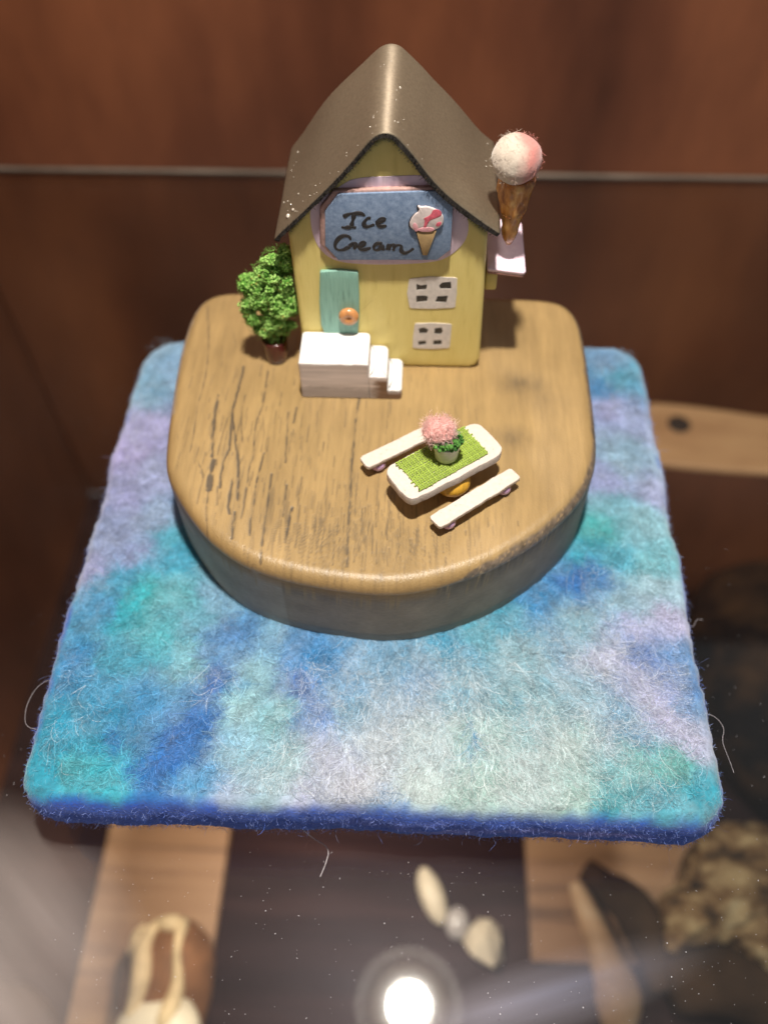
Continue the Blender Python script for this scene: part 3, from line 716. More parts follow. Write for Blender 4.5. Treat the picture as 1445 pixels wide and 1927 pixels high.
BORDER = [[-21.16, 110.82], [-12.22, 117.06], [-8.28, 119.83], [3.1, 120.49], [14.4, 121.15], [21.91, 113.25], [25.4, 107.07], [25.58, 99.64], [21.06, 93.75], [16.25, 91.07], [3.02, 89.81], [-11.95, 89.93], [-18.12, 92.62], [-21.29, 98.81], [-21.83, 106.29]]
front('sign_border', BORDER, -.2, .16, M_LAV, .1, smooth_it=3, n=120, fill=6)
OCT = [[-16.84, 110.19], [-12.63, 115.87], [15.6, 117.32], [20.41, 112.2], [20.54, 97.47], [16.49, 93.5], [-13.85, 92.92], [-17.63, 98.13]]
O = np.array(OCT); Oc = O.mean(0)
sb = front('sign_board', O, 1.5, 2.3, M_SIGN, .22, n=None, fill=1)
sb['base'] = house['base']
front('board_edge', (O - Oc) * np.array([1.045, 1.03]) + Oc + np.array([-.75, .35]), -.1, 1.6, M_SIGNEDGE, .5, parent=sb)
def letters(strokes, h):
    parts = []
    for s in strokes:
        P = chaikin(s, 2, False); P = resample(P, max(10, int(len(P))), False)
        n = len(P); rad = .58 + .16 * np.sin(np.linspace(0, 3 * math.pi, n) + len(P)); rad[[0, -1]] *= .6
        V, F = tube(np.column_stack([P[:, 0], np.full(n, 0.0), P[:, 1]]), rad, 8)
        V[:, 1] = YF - h + V[:, 1] * .25; parts.append((V, F))
    return join(parts)
ICE = [[[-11.53, 108.41], [-10.05, 109.47], [-8.08, 109.7], [-6.29, 109.81], [-5.17, 108.85]], [[-8.26, 109.62], [-8.69, 107.63], [-9.33, 105.2]], [[-12.24, 104.98], [-11.35, 104.66], [-9.52, 105.03], [-7.9, 104.8]], [[-3.47, 108.13], [-4.37, 108.2], [-5.3, 107.07], [-5.69, 105.81], [-4.99, 105.11], [-3.54, 105.42], [-2.44, 106.07]], [[-2.07, 106.58], [-0.26, 107.15], [0.82, 107.79], [0.11, 108.4], [-1.15, 107.76], [-1.64, 106.29], [-0.83, 105.26], [1.16, 105.63]]]
CREAM = [[[-9.71, 100.41], [-10.02, 101.7], [-11.47, 102.11], [-13.16, 101.22], [-14.45, 99.24], [-14.66, 97.48], [-13.59, 96.62], [-11.9, 96.87], [-10.18, 98.01]], [[-10.18, 98.01], [-9.12, 99.56], [-8.03, 99.23], [-8.52, 98.04], [-8.78, 97.02]], [[-7.78, 97.92], [-5.91, 98.65], [-5.33, 99.54], [-6.23, 100.04], [-7.2, 98.72], [-7.06, 97.18], [-5.59, 96.99], [-3.71, 97.81]], [[-0.18, 99.19], [-1.76, 99.47], [-2.97, 98.14], [-2.62, 96.82], [-1.14, 97.07], [-0.19, 98.84], [-0.21, 97.53], [0.53, 96.97]], [[1.08, 97.02], [1.76, 98.97], [2.13, 98.67], [1.9, 96.9]], [[2.13, 98.53], [3.13, 99.12], [3.49, 98.25], [3.12, 96.79]], [[3.38, 98.38], [4.78, 99.02], [5.7, 98.51], [5.38, 97.19], [6.09, 95.87], [7.75, 96.35], [9.29, 97.79]]]
mesh('lettering', *letters(ICE, 2.33), M_INK, sb)
mesh('lettering', *letters(CREAM, 2.33), M_INK, sb)
ECONE = [[10.02, 103.97], [15.96, 104.49], [13.51, 95.7], [12.14, 95.67]]
ESCOOP = [[10.02, 113.14], [11.27, 112.44], [12.84, 112.78], [15.69, 111.7], [17.53, 110.11], [18.04, 108.07], [17.34, 105.99], [14.53, 104.26], [9.47, 104.38], [7.64, 106.24], [8.85, 109.56], [10.94, 111.22]]
EPINK = [[[14.64, 111.49], [16.42, 111.11], [16.83, 109.69], [15.09, 108.85], [13.69, 108.21], [13.03, 106.12], [12.32, 105.9], [12.79, 108.4], [12.24, 108.8], [14.0, 109.65]], [[16.03, 107.42], [17.27, 107.65], [16.97, 106.4], [15.72, 106.17]], [[8.89, 106.47], [9.78, 107.11], [10.54, 105.03], [9.65, 104.38]], [[10.89, 105.25], [12.68, 105.7], [14.85, 105.52], [14.52, 104.47], [11.27, 104.41]]]
M_ECONE = M('tan cone card', (.36, .24, .11), .7, var=.15)
M_ESCOOP = M('white card scoop', (.68, .58, .56), .6, var=.12, bump=.3)
M_EPINK = M('raspberry swirl paint', (.66, .12, .17), .6, var=.25, vs=(900,) * 3)
M_EPINKL = M('pale pink swirl paint', (.68, .33, .36), .6, var=.2, vs=(900,) * 3)
ec = np.array(ECONE); es = np.array(ESCOOP)
front('cone_outline', (ec - ec.mean(0)) * 1.03 + ec.mean(0) + (-.2, .05), 2.25, 2.6, M_INK, .1, parent=sb)
front('scoop_outline', (es - es.mean(0)) * 1.0 + es.mean(0) + (-.34, -.28), 2.25, 2.62, M_INK, .1, parent=sb, smooth_it=1)
front('cone_emblem', ec, 2.3, 2.95, M_ECONE, .2, parent=sb)
front('scoop_emblem', es, 2.3, 3.1, M_ESCOOP, .25, parent=sb, smooth_it=1, n=60)
for k, p in enumerate(EPINK):
    p = (np.array(p) - np.mean(p, 0)) * (1.22 if k < 2 else 1.3) + np.mean(p, 0)
    front('swirl', p, 3.0, 3.16 + .01 * k, M_EPINK if k < 2 else M_EPINKL, .05, parent=sb, smooth_it=2)

DOOR = [[-20.04, 87.45], [-13.63, 88.19], [-7.97, 87.48], [-7.97, 77.57], [-8.28, 68.67], [-9.04, 61.91], [-15.03, 61.05], [-20.06, 61.41], [-21.22, 65.6], [-21.08, 75.1]]
dr = front('door', DOOR, -.1, 1.25, M_TEAL, .3, n=90, fill=4); dr['base'] = house['base']
V, F = lathe([(0, -.55), (.55, -.5), (.8, -.1), (1.2, .15), (2.0, .25), (2.9, -.2), (3.3, -1.0), (3.3, -1.6), (2.8, -2.4), (0, -2.4)], 32)
V = np.column_stack([V[:, 0], -V[:, 2], V[:, 1]])             # axis towards the viewer
mesh('knob', V + np.array([-11.6, YF - 3.6, 70.6]), F, M_BEAD, dr)

def window(poly, holes):
    P = resample(ccw(poly), 48); bm = bmesh.new(); E = []
    H = [ccw((np.array(h) - np.mean(h, 0)) * 1.12 + np.mean(h, 0)) for h in holes]
    for L in [P] + H:
        vs = [bm.verts.new((x, 0, z)) for x, z in L]
        for a in range(len(vs)): E.append(bm.edges.new((vs[a], vs[(a + 1) % len(vs)])))
    bmesh.ops.triangle_fill(bm, use_beauty=True, use_dissolve=False, edges=E)
    ext = bmesh.ops.extrude_face_region(bm, geom=list(bm.faces))
    for v in [g for g in ext['geom'] if isinstance(g, bmesh.types.BMVert)]: v.co.y -= .28
    bmesh.ops.recalc_face_normals(bm, faces=list(bm.faces)); bm.verts.index_update()
    V = np.array([v.co[:] for v in bm.verts]); F = [tuple(v.index for v in f.verts) for f in bm.faces]; bm.free()
    w = mesh('window', V + np.array([0, YF + .05, 0]), F, M_WINDOW, house, smooth=False); w['base'] = house['base']
    for h in holes:
        c = np.mean(h, 0); q = (np.array(h) - c) * 1.15 + c
        front('pane', q, -.1, .12, M_PANE, .05, parent=w)
W1 = [[8.07, 84.55], [14.5, 85.55], [23.21, 85.29], [23.38, 79.17], [23.16, 73.28], [14.9, 72.63], [8.39, 72.71], [7.43, 78.83]]
W1P = [[[10.55, 82.65], [11.79, 82.02], [13.54, 82.41], [13.42, 80.64], [10.6, 80.32]], [[17.77, 82.14], [18.6, 83.25], [21.03, 83.61], [21.33, 81.12], [18.16, 81.05]], [[10.64, 77.78], [12.95, 77.96], [14.03, 77.63], [13.73, 75.81], [10.69, 75.38]], [[17.41, 77.7], [20.42, 77.99], [20.0, 75.5], [16.77, 75.65]]]
W2 = [[10.13, 66.16], [15.82, 66.54], [22.44, 66.21], [22.37, 60.37], [22.23, 55.61], [16.2, 54.94], [9.56, 55.28], [9.67, 60.55]]
W2P = [[[11.65, 64.03], [13.3, 64.46], [14.62, 63.61], [14.11, 62.14], [11.88, 61.98]], [[17.01, 64.16], [19.02, 64.59], [19.46, 63.0], [18.95, 61.86], [16.9, 61.96]], [[11.58, 58.36], [13.83, 58.67], [14.06, 57.17], [11.62, 56.6]], [[16.82, 58.84], [19.25, 59.05], [19.33, 57.2], [16.7, 56.98]]]
window(W1, W1P); window(W2, W2P)

# right side of the house: awning, ledge and the big wool ice cream
def tilt(V):
    V = V.copy(); a = -.13; c, s = math.cos(a), math.sin(a)
    return np.column_stack([V[:, 0] * c - V[:, 2] * s, V[:, 1], V[:, 0] * s + V[:, 2] * c]) + np.array([32.2, 145.2, 85.6])
def awning():
    V1, F1 = slab(rrect(0, 0, 12.6, 27, [1, 1.4, 1.4, 1], 5), [(.25, .9), (.25, 1.6), (.0, 1.75), (.25, 2.1), (.5, 2.2)], 1)
    V2, F2 = slab(rrect(.25, .25, 12.35, 26.7, 1, 5), [(.1, 0), (0, .2), (0, .95)], 1)
    a = mesh('awning', tilt(V1), F1, M_PINKPAINT, house); a['base'] = house['base']
    mesh('awning_edge', tilt(V2), F2, M_PINKEDGE, a)
awning()
mesh('ledge', *box(32.4, 36.2, 147, 161, 77.6, 84.3, .7), M_YELLOW, house)
ICX, ICY = 38.5, 151.0
def crinkled(V, F):
    q = V - np.array([ICX + .4, ICY, 0]); n = (fbm(V + 60, (2.2, 2.2, 3.5), 3, 85) - .5) * .55 + 1
    q[:, :2] *= n[:, None]; return q + np.array([ICX + .4, ICY, 0]), F
ic = mesh('ice_cream_cone', *crinkled(*lathe([(0, 92.6), (.8, 92.9), (1.6, 94.5), (2.1, 96), (2.5, 98), (2.7, 100), (3.2, 102), (3.4, 104), (4.0, 106), (4.2, 108), (4.7, 110), (5.0, 112), (5.2, 114), (5.4, 115.5), (4.6, 116.5), (0, 116.5)], 48, (ICX + .4, ICY, 0))), M_COPPER, house)
ic['base'] = house['base']
def scoop():
    V, F = ico((0, 0, 0), 7.2, 5); V = V * (1 + .05 * (fbm(V + 60, 4, 3, 81) - .5)[:, None] * 2) * np.array([1, 1, .97]) + np.array([ICX - .3, ICY, 121.6])
    return V, F
def scoop_col(P):
    q = P - np.array([ICX - .3, ICY, 121.6]); n = fbm(P + 60, 5, 3, 82) - .5
    t = np.clip((q[:, 0] * .75 - q[:, 2] * .08 + n * 5 + 1.3) / 2.6, 0, 1)[:, None]
    c = np.array([.56, .48, .40]) * (1 - t) + np.array([.56, .235, .205]) * t
    d = np.clip((-q[:, 2] - 4.6 + n * 3) / 3, 0, 1)[:, None]
    s = np.clip((fbm(P + 60, (2.2, 2.2, 5), 3, 83) - .58) * 6, 0, 1)[:, None] * t
    c = c * (1 - s * .5) + np.array([.66, .20, .18]) * s * .5
    return c * (1 - d * .45) + np.array([.45, .24, .14]) * d * .45
M_SCOOP = M('felted wool ball', attr=True, var=.12, rough=.95, vs=(1500,) * 3, bump=.5, bs=(1800,) * 3, sheen=.4, spec=.1)
V, F = scoop(); sc = mesh('scoop', V, F, M_SCOOP, ic, col=scoop_col(V))
def scoop_fuzz():
    r = np.random.RandomState(9); n = 420; d = r.randn(n, 3); d /= np.linalg.norm(d, axis=1)[:, None]
    c = np.array([ICX - .3, ICY, 121.6]); R = c + d * 7.15; t = np.cross(d, r.randn(n, 3))
    V, F, own = ribbons(R, t + d * r.uniform(.0, .35, (n, 1)), r.uniform(1, 3.2, n), .07, 4, .35, lambda s, n, q: q.randn(n) * .15, 84, False)
    q = V - c; rr = np.linalg.norm(q, axis=1); lim = np.clip(rr, 7.25, 8.3); V = c + q * (lim / rr)[:, None]
    # bind each hair loosely to the ball
    return V, F, scoop_col(R)[own] * 1.05
V, F, Cc = scoop_fuzz(); mesh('scoop_fuzz', V, F, M_FIBRE, ic, col=Cc, kind='stuff')
def wire():
    t = np.linspace(0, 2.2 * 2 * math.pi, 70); z = 104.2 + .35 * t / 3 + .35 * np.sin(t)
    return tube(np.column_stack([ICX + .4 + 3.35 * np.cos(t), ICY + 3.35 * np.sin(t), z]), .3, 6)
mesh('wire_wrap', *wire(), M_WIRE, ic)

# ---------------------------------------------------------------- white steps at the door
def step_mat():
    m, nt, b = new_mat('white paint on lilac grey wood')
    at = nt.nodes.new('ShaderNodeAttribute'); at.attribute_name = 'Col'
    nt.links.new(at.outputs['Color'], b.inputs['Base Color']); b.inputs['Roughness'].default_value = .6
    n2 = noise_node(nt, (350, 2200, 2600), 5); bp = nt.nodes.new('ShaderNodeBump'); bp.inputs['Strength'].default_value = .35; bp.inputs['Distance'].default_value = .0003
    nt.links.new(n2.outputs['Fac'], bp.inputs['Height']); nt.links.new(bp.outputs[0], b.inputs['Normal']); return m
M_STEP = step_mat()
steps = empty('front_steps', (-10, 135, ZB), 'white painted three tread steps with bare grey front against the teal door', 'steps')
def tread(x0, x1, z1, r):
    P = rrect(x0, 127.8, x1, 143.2, r, 5); P = resample(P, 160)
    V, F = slab(P, [(.15, ZB + .02)] + [(0, z) for z in np.linspace(ZB + .3, z1 - .7, 40)] + [(.06, z1 - .45), (.2, z1 - .2), (.45, z1 - .04), (.7, z1)], 20)
    n = fbm(V + 200, (3.2, 3.2, 1.1), 3, 91); ln = fbm(np.column_stack([V[:, 0] * .06 + 90, V[:, 2] + 300]), 1.0, 3, 92)
    wood = np.array([.64, .57, .56]) * (.6 + .62 * ln)[:, None]
    low = np.clip((ZB + 5.5 + (n - .5) * 3 - V[:, 2]) / 1.2, 0, 1)[:, None]; wood = wood * (1 - low * .35) * np.array([1, .97, .93])
    brown = np.clip((V[:, 0] - (-4 + (n - .5) * 5)) / 3, 0, 1)[:, None] * np.clip((z1 - 1.5 - V[:, 2]) / 1, 0, 1)[:, None]
    wood = wood * (1 - brown) + np.array([.20, .115, .07]) * (.7 + .6 * ln)[:, None] * brown
    wh = np.clip((V[:, 2] - (z1 - .75 + (n - .5) * 1.5)) / .25, 0, 1)[:, None]
    col = wood * (1 - wh) + np.array([.80, .79, .78]) * wh
    return mesh('tread', V, F, M_STEP, steps, col=col)
tread(-27.8, -4.72, 62.2, [.4, .25, 1.6, 1.2]); tread(-4.7, 1.4, 56.6, [.1, .3, 2.4, .2]); tread(1.42, 6.3, 50.6, [.1, 1.2, 2.2, .2])

# ---------------------------------------------------------------- potted bush by the left wall
bush = empty('potted_bush', (-38.6, 147, ZB), 'green foam bush in small dark maroon pot at the left house wall', 'plant')
mesh('pot', *lathe([(0, 46.05), (3.7, 46.05), (4.0, 46.6), (4.2, 49), (4.5, 55), (4.3, 55.6), (3.8, 55.2), (0, 54.9)], 28, (-38.6, 147, 0)), M_POTRED, bush)
BUSH = [(-38, 59.5, 5.6), (-41.2, 64, 6.4), (-35, 65, 6), (-42, 70, 6.4), (-35.5, 71.5, 6.8), (-45, 78, 3.4), (-41.6, 76.5, 5), (-37, 78, 6.4), (-33.6, 83, 5.6), (-37.3, 84, 4.4), (-34.6, 88, 4.2), (-31.4, 92, 1.5), (-31.8, 89, 2.6), (-32.6, 74, 5)]
def bush_foliage():
    r = np.random.RandomState(12); parts, cols = [], []
    def pc(p): return np.array([min(p[0], -29.7), p[1], p[2]])
    for (cx, cz, cr) in BUSH:
        for k in range(max(2, int(cr * cr * .42))):
            d = r.randn(3); d /= np.linalg.norm(d); sr = r.uniform(1.3, 2.3)
            lc = np.array([cx, 147.5, cz]) + d * max(cr - sr * .7, .3) * np.array([1, .85, 1]); tone = r.rand()
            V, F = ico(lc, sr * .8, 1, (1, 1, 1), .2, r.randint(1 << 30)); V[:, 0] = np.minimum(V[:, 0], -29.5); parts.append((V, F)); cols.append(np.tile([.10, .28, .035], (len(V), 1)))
            for q in range(int(34 * sr)):
                e = r.randn(3); e /= np.linalg.norm(e); s = r.uniform(.20, .46)
                p = pc(lc + e * sr * r.uniform(.8, 1.12))
                V, F = ico((0, 0, 0), s, 1, (r.uniform(.7, 1.4), r.uniform(.7, 1.4), r.uniform(.7, 1.3)), .38, r.randint(1 << 30))
                g = np.clip(.55 * r.rand() + .45 * tone, 0, 1); c = np.array([.17, .44, .055]) * (1 - g) + np.array([.56, .86, .26]) * g
                if r.rand() < .03: c = np.array([.42, .40, .10])
                parts.append((V + p, F)); cols.append(np.tile(c, (len(V), 1)))
    return (*join(parts), np.concatenate(cols))
V, F, Cc = bush_foliage(); mesh('foliage', V, F, M_FOAM, bush, col=Cc)
def bush_curls():
    r = np.random.RandomState(13); R = []
    for (cx, cz, cr) in BUSH:
        d = r.randn(int(44 * cr), 3); d /= np.linalg.norm(d, axis=1)[:, None]; R.append(np.array([cx, 147.5, cz]) + d * cr * 1.02 * np.array([1, .85, 1]))
    R = np.concatenate(R); R[:, 0] = np.minimum(R[:, 0], -29.8); n = len(R)
    V, F, own = ribbons(R, r.randn(n, 3), r.uniform(1.0, 2.4, n), .11, 6, .9, lambda s, n, q: q.randn(n) * .4, 95, False)
    g = r.rand(n, 1); c = np.array([.12, .34, .04]) * (1 - g) + np.array([.34, .62, .14]) * g
    return V, F, c[own]
V, F, Cc = bush_curls(); mesh('curls', V, F, M_FOAM, bush, col=Cc, kind='stuff')

# ---------------------------------------------------------------- table, cloth, flower pot, benches
TC, TA, TZ = np.array([20.4, 91.8]), math.radians(35.3), 57.5
table = empty('picnic_table', (TC[0], TC[1], ZB), 'white rounded picnic table on yellow bead between two white benches', 'table')
P = resample(chaikin([(-15, -7.7), (14.2, -7.8), (16.6, -7), (18, -5), (18.1, 4.6), (16.8, 6.8), (14.6, 7.6), (-14.4, 7.8), (-17, 6.6), (-18, 4.6), (-18, -4.4), (-17.2, -6.6)], 1), 200)
P += (fbm(P + 80, 3, 3, 101) - .5)[:, None] * .5
V, F = slab(P, bev(TZ - 3.4, TZ, .32, 4), 10)
V[:, 2] += (fbm(V + 80, 5, 3, 102) - .5) * .25
mesh('tabletop', rotz(V, TA, (TC[0], TC[1], 0)), F, M_CREAMW, table)
V, F = ico((TC[0] + 2.6, TC[1] - 2.2, ZB + 4.05), 5.8, 3, (1, 1, .70)); mesh('bead_support', V, F, M_YBEAD, table)

def bench(c, a, label, ln=32.0, seed=0):
    b = empty('bench', (c[0], c[1], ZB), label, 'bench', 'benches beside the picnic table')
    P = resample(rrect(-ln / 2, -2.6, ln / 2, 2.6, .9, 4), 150); P += (fbm(P + 80 + seed, 2.5, 3, 105 + seed) - .5)[:, None] * .5
    V, F = slab(P, bev(50.1, 51.6, .2, 3), 6); V[:, 2] += (fbm(V + 80, 6, 2, 107 + seed) - .5) * .3
    mesh('seat', rotz(V, a, (c[0], c[1], 0)), F, M_CREAMW, b)
    for s in (-1, 1):
        V, F = ico((s * (ln / 2 - 5.0), -.4, 48.15), 2.5, 3, (1, 1, .86)); mesh('bead_foot', rotz(V, a, (c[0], c[1], 0)), F, M_LILACBEAD, b)
bench((30.1, 82.3), math.radians(38.3), 'white stick bench nearer the rounded front edge, right of the table')
bench((8.4, 103.8), math.radians(34.3), 'white stick bench behind the table, nearer the house steps', seed=3)

def cloth():
    hl, hw, pt = 12.6, 6.3, .74
    nx, ny = int(2 * hl / pt), int(2 * hw / pt); parts, cols = [], []; r = np.random.RandomState(15)
    def thread(P, rad): V, F = tube(P, rad, 5, False); parts.append((V, F)); c = np.array([.34, .46, .065]) * r.uniform(.7, 1.2); cols.append(np.tile(c, (len(V), 1)))
    for j in range(ny + 1):
        y = -hw + j * pt; e0, e1 = r.uniform(-.1, 1.1, 2)
        xs = np.arange(-hl - e0, hl + e1, pt / 2); ph = math.pi * (j % 2)
        z = .17 * np.sin(math.pi * (xs + hl) / pt + ph)
        thread(np.column_stack([xs, y + r.randn() * .04 + .05 * np.sin(xs * .8 + j), TZ + .42 + z]), .25)
    for i in range(nx + 1):
        x = -hl + i * pt; e0, e1 = r.uniform(-.3, .5, 2)
        ys = np.arange(-hw - e0, hw + e1, pt / 2); ph = math.pi * (i % 2) + math.pi
        z = .17 * np.sin(math.pi * (ys + hw) / pt + ph)
        thread(np.column_stack([x + r.randn() * .04 + .05 * np.sin(ys * .9 + i), ys, TZ + .42 + z]), .25)
    V, F = join(parts); return rotz(V, TA + .02, (TC[0] - .6, TC[1] + .4, 0)), F, np.concatenate(cols)
V, F, Cc = cloth()
tag(mesh('tablecloth', V, F, M_CLOTH, base=(TC[0], TC[1], TZ + .2), col=Cc), 'lime green woven linen cloth with frayed ends on white table', 'tablecloth')

FP = np.array([20.8, 92.6])
pot = empty('flower_pot', (FP[0], FP[1], TZ + .75), 'cream pot of fluffy pink blossom and green leaves on the lime cloth', 'flower pot')
z0 = TZ + .75
mesh('pot', *lathe([(0, z0), (3.1, z0), (3.5, z0 + .5), (3.75, z0 + 3), (4.1, z0 + 6.2), (4.0, z0 + 6.8), (3.5, z0 + 6.6), (0, z0 + 6)], 32, (FP[0], FP[1], 0)), M_POTCREAM, pot)
def leaves():
    r = np.random.RandomState(16); parts, cols = [], []
    for k in range(150):
        a = r.uniform(0, 2 * math.pi); rad = r.uniform(2.4, 4.7); zz = z0 + 6.9 + r.uniform(-.3, 1.8)
        if rad > 4.4: zz += .4
        V, F = ico((FP[0] + rad * math.cos(a), FP[1] + rad * math.sin(a), zz), r.uniform(.35, .8), 1, (1, 1, .8), .45, r.randint(1 << 30))
        g = r.rand(); parts.append((V, F)); cols.append(np.tile(np.array([.03, .12, .02]) * (1 - g) + np.array([.14, .36, .07]) * g, (len(V), 1)))
    return (*join(parts), np.concatenate(cols))
V, F, Cc = leaves(); mesh('leaves', V, F, M_FOAM, pot, col=Cc)
BC = np.array([FP[0] - 2.6, FP[1] + 1.6, z0 + 10.0])
M_BLOOM = M('pink wool blossom', (.80, .40, .37), .9, var=.2, vs=(900,) * 3, bump=.6, bs=(1500,) * 3, sheen=.4)
V, F = ico((0, 0, 0), 1, 4); V = V * (1 + .18 * (fbm(V * 5 + 60, 2.2, 3, 111) - .5)[:, None] * 2) * np.array([4.7, 4.2, 3.3]) + BC
mesh('blossom', V, F, M_BLOOM, pot)
def bloom_fuzz():
    r = np.random.RandomState(17); n = 3000; d = r.randn(n, 3); d /= np.linalg.norm(d, axis=1)[:, None]
    R = BC + d * np.array([4.6, 4.1, 3.2]); t = np.cross(d, r.randn(n, 3))
    V, F, own = ribbons(R, t + d * r.uniform(.0, .4, (n, 1)), r.uniform(1.5, 4.2, n), .06, 7, .95, lambda s, n, q: q.randn(n) * .45, 112, False)
    g = r.rand(n, 1); c = np.array([.82, .42, .38]) * (1 - g) + np.array([.92, .72, .66]) * g
    return V, F, c[own]
V, F, Cc = bloom_fuzz(); mesh('blossom_fuzz', V, F, M_FIBRE, pot, col=Cc, kind='stuff')

# ---------------------------------------------------------------- things on the lower shelf, seen through the glass
def blob(c, r, sub=4, amp=.2, sc=.9, seed=0):
    V, F = ico((0, 0, 0), 1, sub); n = fbm(V * 3 + 40, sc * 3, 4, seed) - .5
    return V * (1 + amp * 2 * n)[:, None] * np.array(r) + np.array(c), F
def floor_clip(V): V[:, 2] = np.maximum(V[:, 2], FZ + .1); return V
tag(mesh('tan_board_and_lit_patch', *box(-184, -104, -110, 220, FZ + .1, FZ + 8, 1), WOOD_TAN, base=(-140, 60, FZ), smooth=False), 'tan grooved board doubling as a lit patch of the lower shelf, below the left front of the mat', 'board')  # boards also stand in for lit patches of the dark shelf
tag(mesh('tan_board_and_lit_patch', *box(90, 340, 18, 98, FZ + .1, FZ + 8, 1), WOOD_TAN, base=(200, 60, FZ), smooth=False), 'wide tan board doubling as a lit patch of the lower shelf, under the bark branch', 'board')  # doubles as the lit patch of shelf right of the mat
wb = empty('knotted_block', (240, 308, FZ), 'thick brown wood block with black knot, right of the mat under the glass', 'wood block')
P = resample(chaikin([(150, 286), (190, 280), (250, 277), (350, 276), (350, 330), (262, 325), (200, 337), (155, 340)], 2), 120)
V, F = slab(P, [(2, FZ + .1), (0, FZ + 20), (0, -176), (1.5, -174.2)], 20); mesh('body', V, F, WOOD_DARK, wb)  # dark wood puts the shade of the front face into the colour
V, F = slab(P, [(1, -174.1), (.3, -173), (1, -171), (3, -170)], 20); mesh('top', V, F, WOOD_BLOCK, wb)  # paler cap puts the lit top into the colour
mesh('knot', *lathe([(0, .5), (5.5, .45), (7, .2), (7.5, 0)], 24, (186, 318, -170)), KNOT, wb)
V, F = blob((285, 200, FZ + 30), (78, 108, 52), 4, .06, 1, 8)
tag(mesh('black_mass', floor_clip(V), F, M_BLACKMOTTLE, base=(285, 200, FZ)), 'large black rounded mass on lower shelf, right of the mat', 'dark mass')  # rounded mass added to fill the dark area right of the mat
bt = empty('bark_branch', (215, 40, FZ + 8), 'pale rough lichened bark branch at lower right under the glass', 'driftwood')
def gnarly(P, rad, seed, amp=1.0, n=72):
    Q = resample(chaikin(P, 3, False), 90, False); V, F = tube(Q, np.interp(np.linspace(0, 1, 90), np.linspace(0, 1, len(rad)), rad), n)
    C = np.repeat(Q, n, 0); d = V - C; L = np.linalg.norm(d, axis=1)[:, None] + 1e-9
    k = (fbm(V + 400, 26, 3, seed) - .5) * 20 + (fbm(V + 400, (7, 7, 7), 4, seed + 1) - .5) * 9
    return C + d * (1 + amp * k[:, None] / np.maximum(L, 6)), F
V, F = join([gnarly([(164, 20, FZ + 42), (178, 36, FZ + 46), (200, 58, FZ + 42), (225, 84, FZ + 34)], [3, 15, 22, 28, 26, 12], 161), gnarly([(196, 50, FZ + 44), (216, 36, FZ + 44), (240, 22, FZ + 40), (275, 18, FZ + 36)], [14, 20, 17, 13, 16], 165), gnarly([(205, 70, FZ + 30), (236, 70, FZ + 36), (270, 66, FZ + 34)], [16, 24, 22, 18], 168)])
V[:, 2] = np.maximum(V[:, 2], FZ + 8.1); mesh('bark', V, F, M_BARK, bt)
V, F = tube(chaikin([(165, 5, FZ + 24), (195, 12, FZ + 26), (225, 4, FZ + 24), (260, -14, FZ + 22)], 2, False), [14, 20, 22, 16], 16); mesh('dark_root', floor_clip(V), F, M_BOWL, bt)
V, F = tube(chaikin([(118, 62, FZ + 16), (124, 44, FZ + 18), (131, 22, FZ + 20), (138, 2, FZ + 18), (136, -18, FZ + 12)], 2, False), [3.5, 7, 10, 14, 7], 14)
tag(mesh('driftwood_stick', V, F, M_DRIFT, base=(130, 15, FZ)), 'smooth pale driftwood piece between the pebbles and the bark', 'driftwood')
V, F = tube(chaikin([(126, 70, FZ + 12), (142, 56, FZ + 20), (160, 34, FZ + 22), (170, 8, FZ + 16)], 2, False), [7, 12, 15, 13], 14); V += ((fbm(V, 14, 3, 141) - .5) * 6)[:, None]
tag(mesh('dark_branch', V, F, M_BOWL, base=(148, 40, FZ)), 'dark brown branch lying left of the pale bark', 'driftwood')
V, F = blob((0, 0, FZ + 7), (7.5, 18, 7), 4, .16, 1, 31); V = rotz(V, .38, (29, 54, 0)); tag(mesh('pebble', V, F, M_STONE, base=(29, 54, FZ)), 'long cream pebble nearest the mat, end of the pebble row', 'pebble', 'row of pale pebbles on the lower shelf')
V, F = blob((45, 38, FZ + 6), (7.5, 9.5, 6), 4, .1, 1, 32); tag(mesh('pebble', V, F, M_QUARTZ, base=(45, 38, FZ)), 'small grey pebble between two cream pebbles', 'pebble', 'row of pale pebbles on the lower shelf')
V, F = ico((62, 28, FZ + 9), 1, 1, (13, 16, 9), .22, 5); tag(mesh('pebble', V, F, M_STONE, base=(62, 28, FZ), smooth=False), 'large angular cream pebble nearest the driftwood', 'pebble', 'row of pale pebbles on the lower shelf')
# a lying brown jar with two runs of cream glaze, its pale lid towards the viewer
jar = empty('drip_glazed_jar', (-128, 0, FZ + 8), 'brown jar with cream drips and pale lid, lower left under the glass', 'jar')
JZ = FZ + 34
def jr(y): return np.interp(y, [-32, -26, -10, 8, 20, 27, 30], [20, 24, 26, 25, 20, 11, 0.5])
V, F = lathe([(0.1, -32), (20, -32), (24, -26), (26, -10), (25, 8), (20, 20), (11, 27), (.1, 30)], 40)
V = np.column_stack([V[:, 0] - 122, V[:, 2], V[:, 1] + JZ]); mesh('body', V, F, M_GLAZEBROWN, jar)
def drip(a0, a1, y0, y1, w):
    s = np.linspace(0, 1, 22); yy = y0 + (y1 - y0) * s; aa = np.radians(a0 + (a1 - a0) * s + 5 * np.sin(s * 7)); rr = jr(yy) + .3
    V, F = tube(np.column_stack([-122 + rr * np.cos(aa), yy, JZ + rr * np.sin(aa)]), w * (.8 + .3 * np.sin(s * 5 + a0)), 10); mesh('cream_drip', V, F, M_GLAZECREAM, jar)
drip(112, 118, 24, -26, 5.5); drip(66, 72, 24, -30, 5.0); drip(112, 68, 22, 22, 5.0); drip(150, 140, 22, 6, 4)
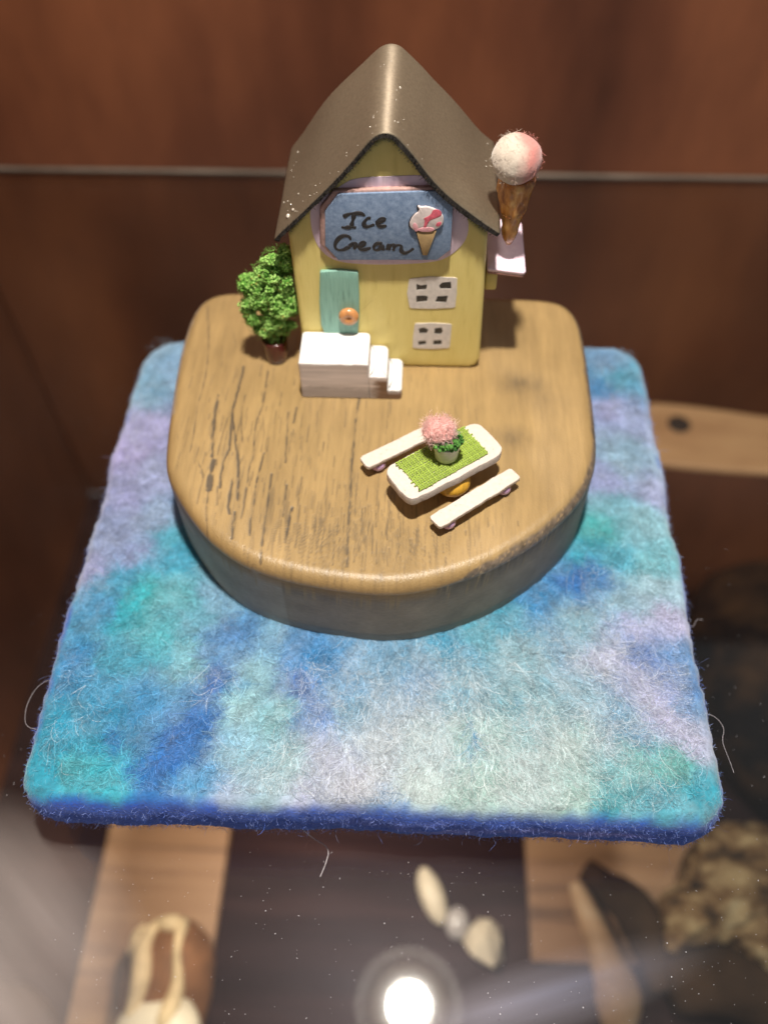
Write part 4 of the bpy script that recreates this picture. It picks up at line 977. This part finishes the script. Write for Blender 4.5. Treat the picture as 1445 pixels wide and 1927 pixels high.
V, F = lathe([(.1, 9), (12, 8.5), (21, 5), (24, 0), (22, -5), (.1, -5)], 36); mesh('lid', np.column_stack([V[:, 0] - 119, V[:, 1] - 34, V[:, 2] + FZ + 52]), F, M_STONE, jar)
tag(mesh('dark_bowl', *lathe([(0, .1), (30, .1), (38, 12), (40, 26), (36, 36), (20, 41), (0, 42)], 40, (-216, -46, FZ)), M_BOWL, base=(-216, -46, FZ)), 'dark round turned wood bowl at the lower left corner', 'bowl')

# ---------------------------------------------------------------- dust, scratches and stray wool on the glass
def dust():
    r = np.random.RandomState(19); parts = []
    for k in range(520):
        x = r.uniform(-95, 130); y = r.uniform(-62, -4) if k < 400 else r.uniform(-60, 200)
        if k >= 400 and abs(x) < 104: x = r.choice([-1, 1]) * r.uniform(106, 135)
        s = r.uniform(.04, .11) * (2.0 if r.rand() < .05 else 1); a = r.uniform(0, 6.3); e = r.uniform(1, 4) if r.rand() < .2 else 1.2
        V, F = ico((0, 0, 0), s, 1, (e, 1, .5)); parts.append((rotz(V, a, (x, y, GZ + s * .45)), F))
    return join(parts)
tag(mesh('dust_specks', *dust(), M_DUST, base=(0, -30, GZ)), 'fine white dust specks scattered on the glass shelf', 'dust', kind='stuff')
M_HAIR = M('single wool hair', (.62, .58, .62), .6)
def strand(name, P, label, r=.12):
    P = chaikin(P, 3, False); V, F = tube(P, r, 5); tag(mesh(name, V, F, M_HAIR, base=P[0]), label, 'wool strand', 'stray wool strands')
g = GZ + .2
strand('wool_strand', [(-22, 1.5, 2.0), (-21.5, -.5, -8), (-20.5, .5, -15), (-17.8, -.4, g), (-12.4, -2.9, g), (-13.2, -7.7, g), (-14.7, -11.7, g)], 'curved pale wool strand hanging from the front edge of the mat')
strand('wool_strand', [(-101, 38, 9), (-107, 37, 7), (-110, 31, 5), (-109.5, 25, 4), (-106, 22, 6), (-100, 22, 6)], 'looped wool strand at the left edge of the mat', .05)
strand('wool_strand', [(101, 66, 4), (106, 68, 1), (109, 71, -4), (111, 75, -6), (114, 76, -8)], 'wavy wool strand at the right edge, beside the black mass', .06)
strand('wool_strand', [(101, 34, 7), (107, 35, 4), (110, 31, 3), (108, 27, 3), (110, 22, 1), (111, 18, 0)], 'tangled wool strand at the front right edge of the mat', .05)
for o in list(bpy.data.objects):
    if 'base' in o.keys(): del o['base']
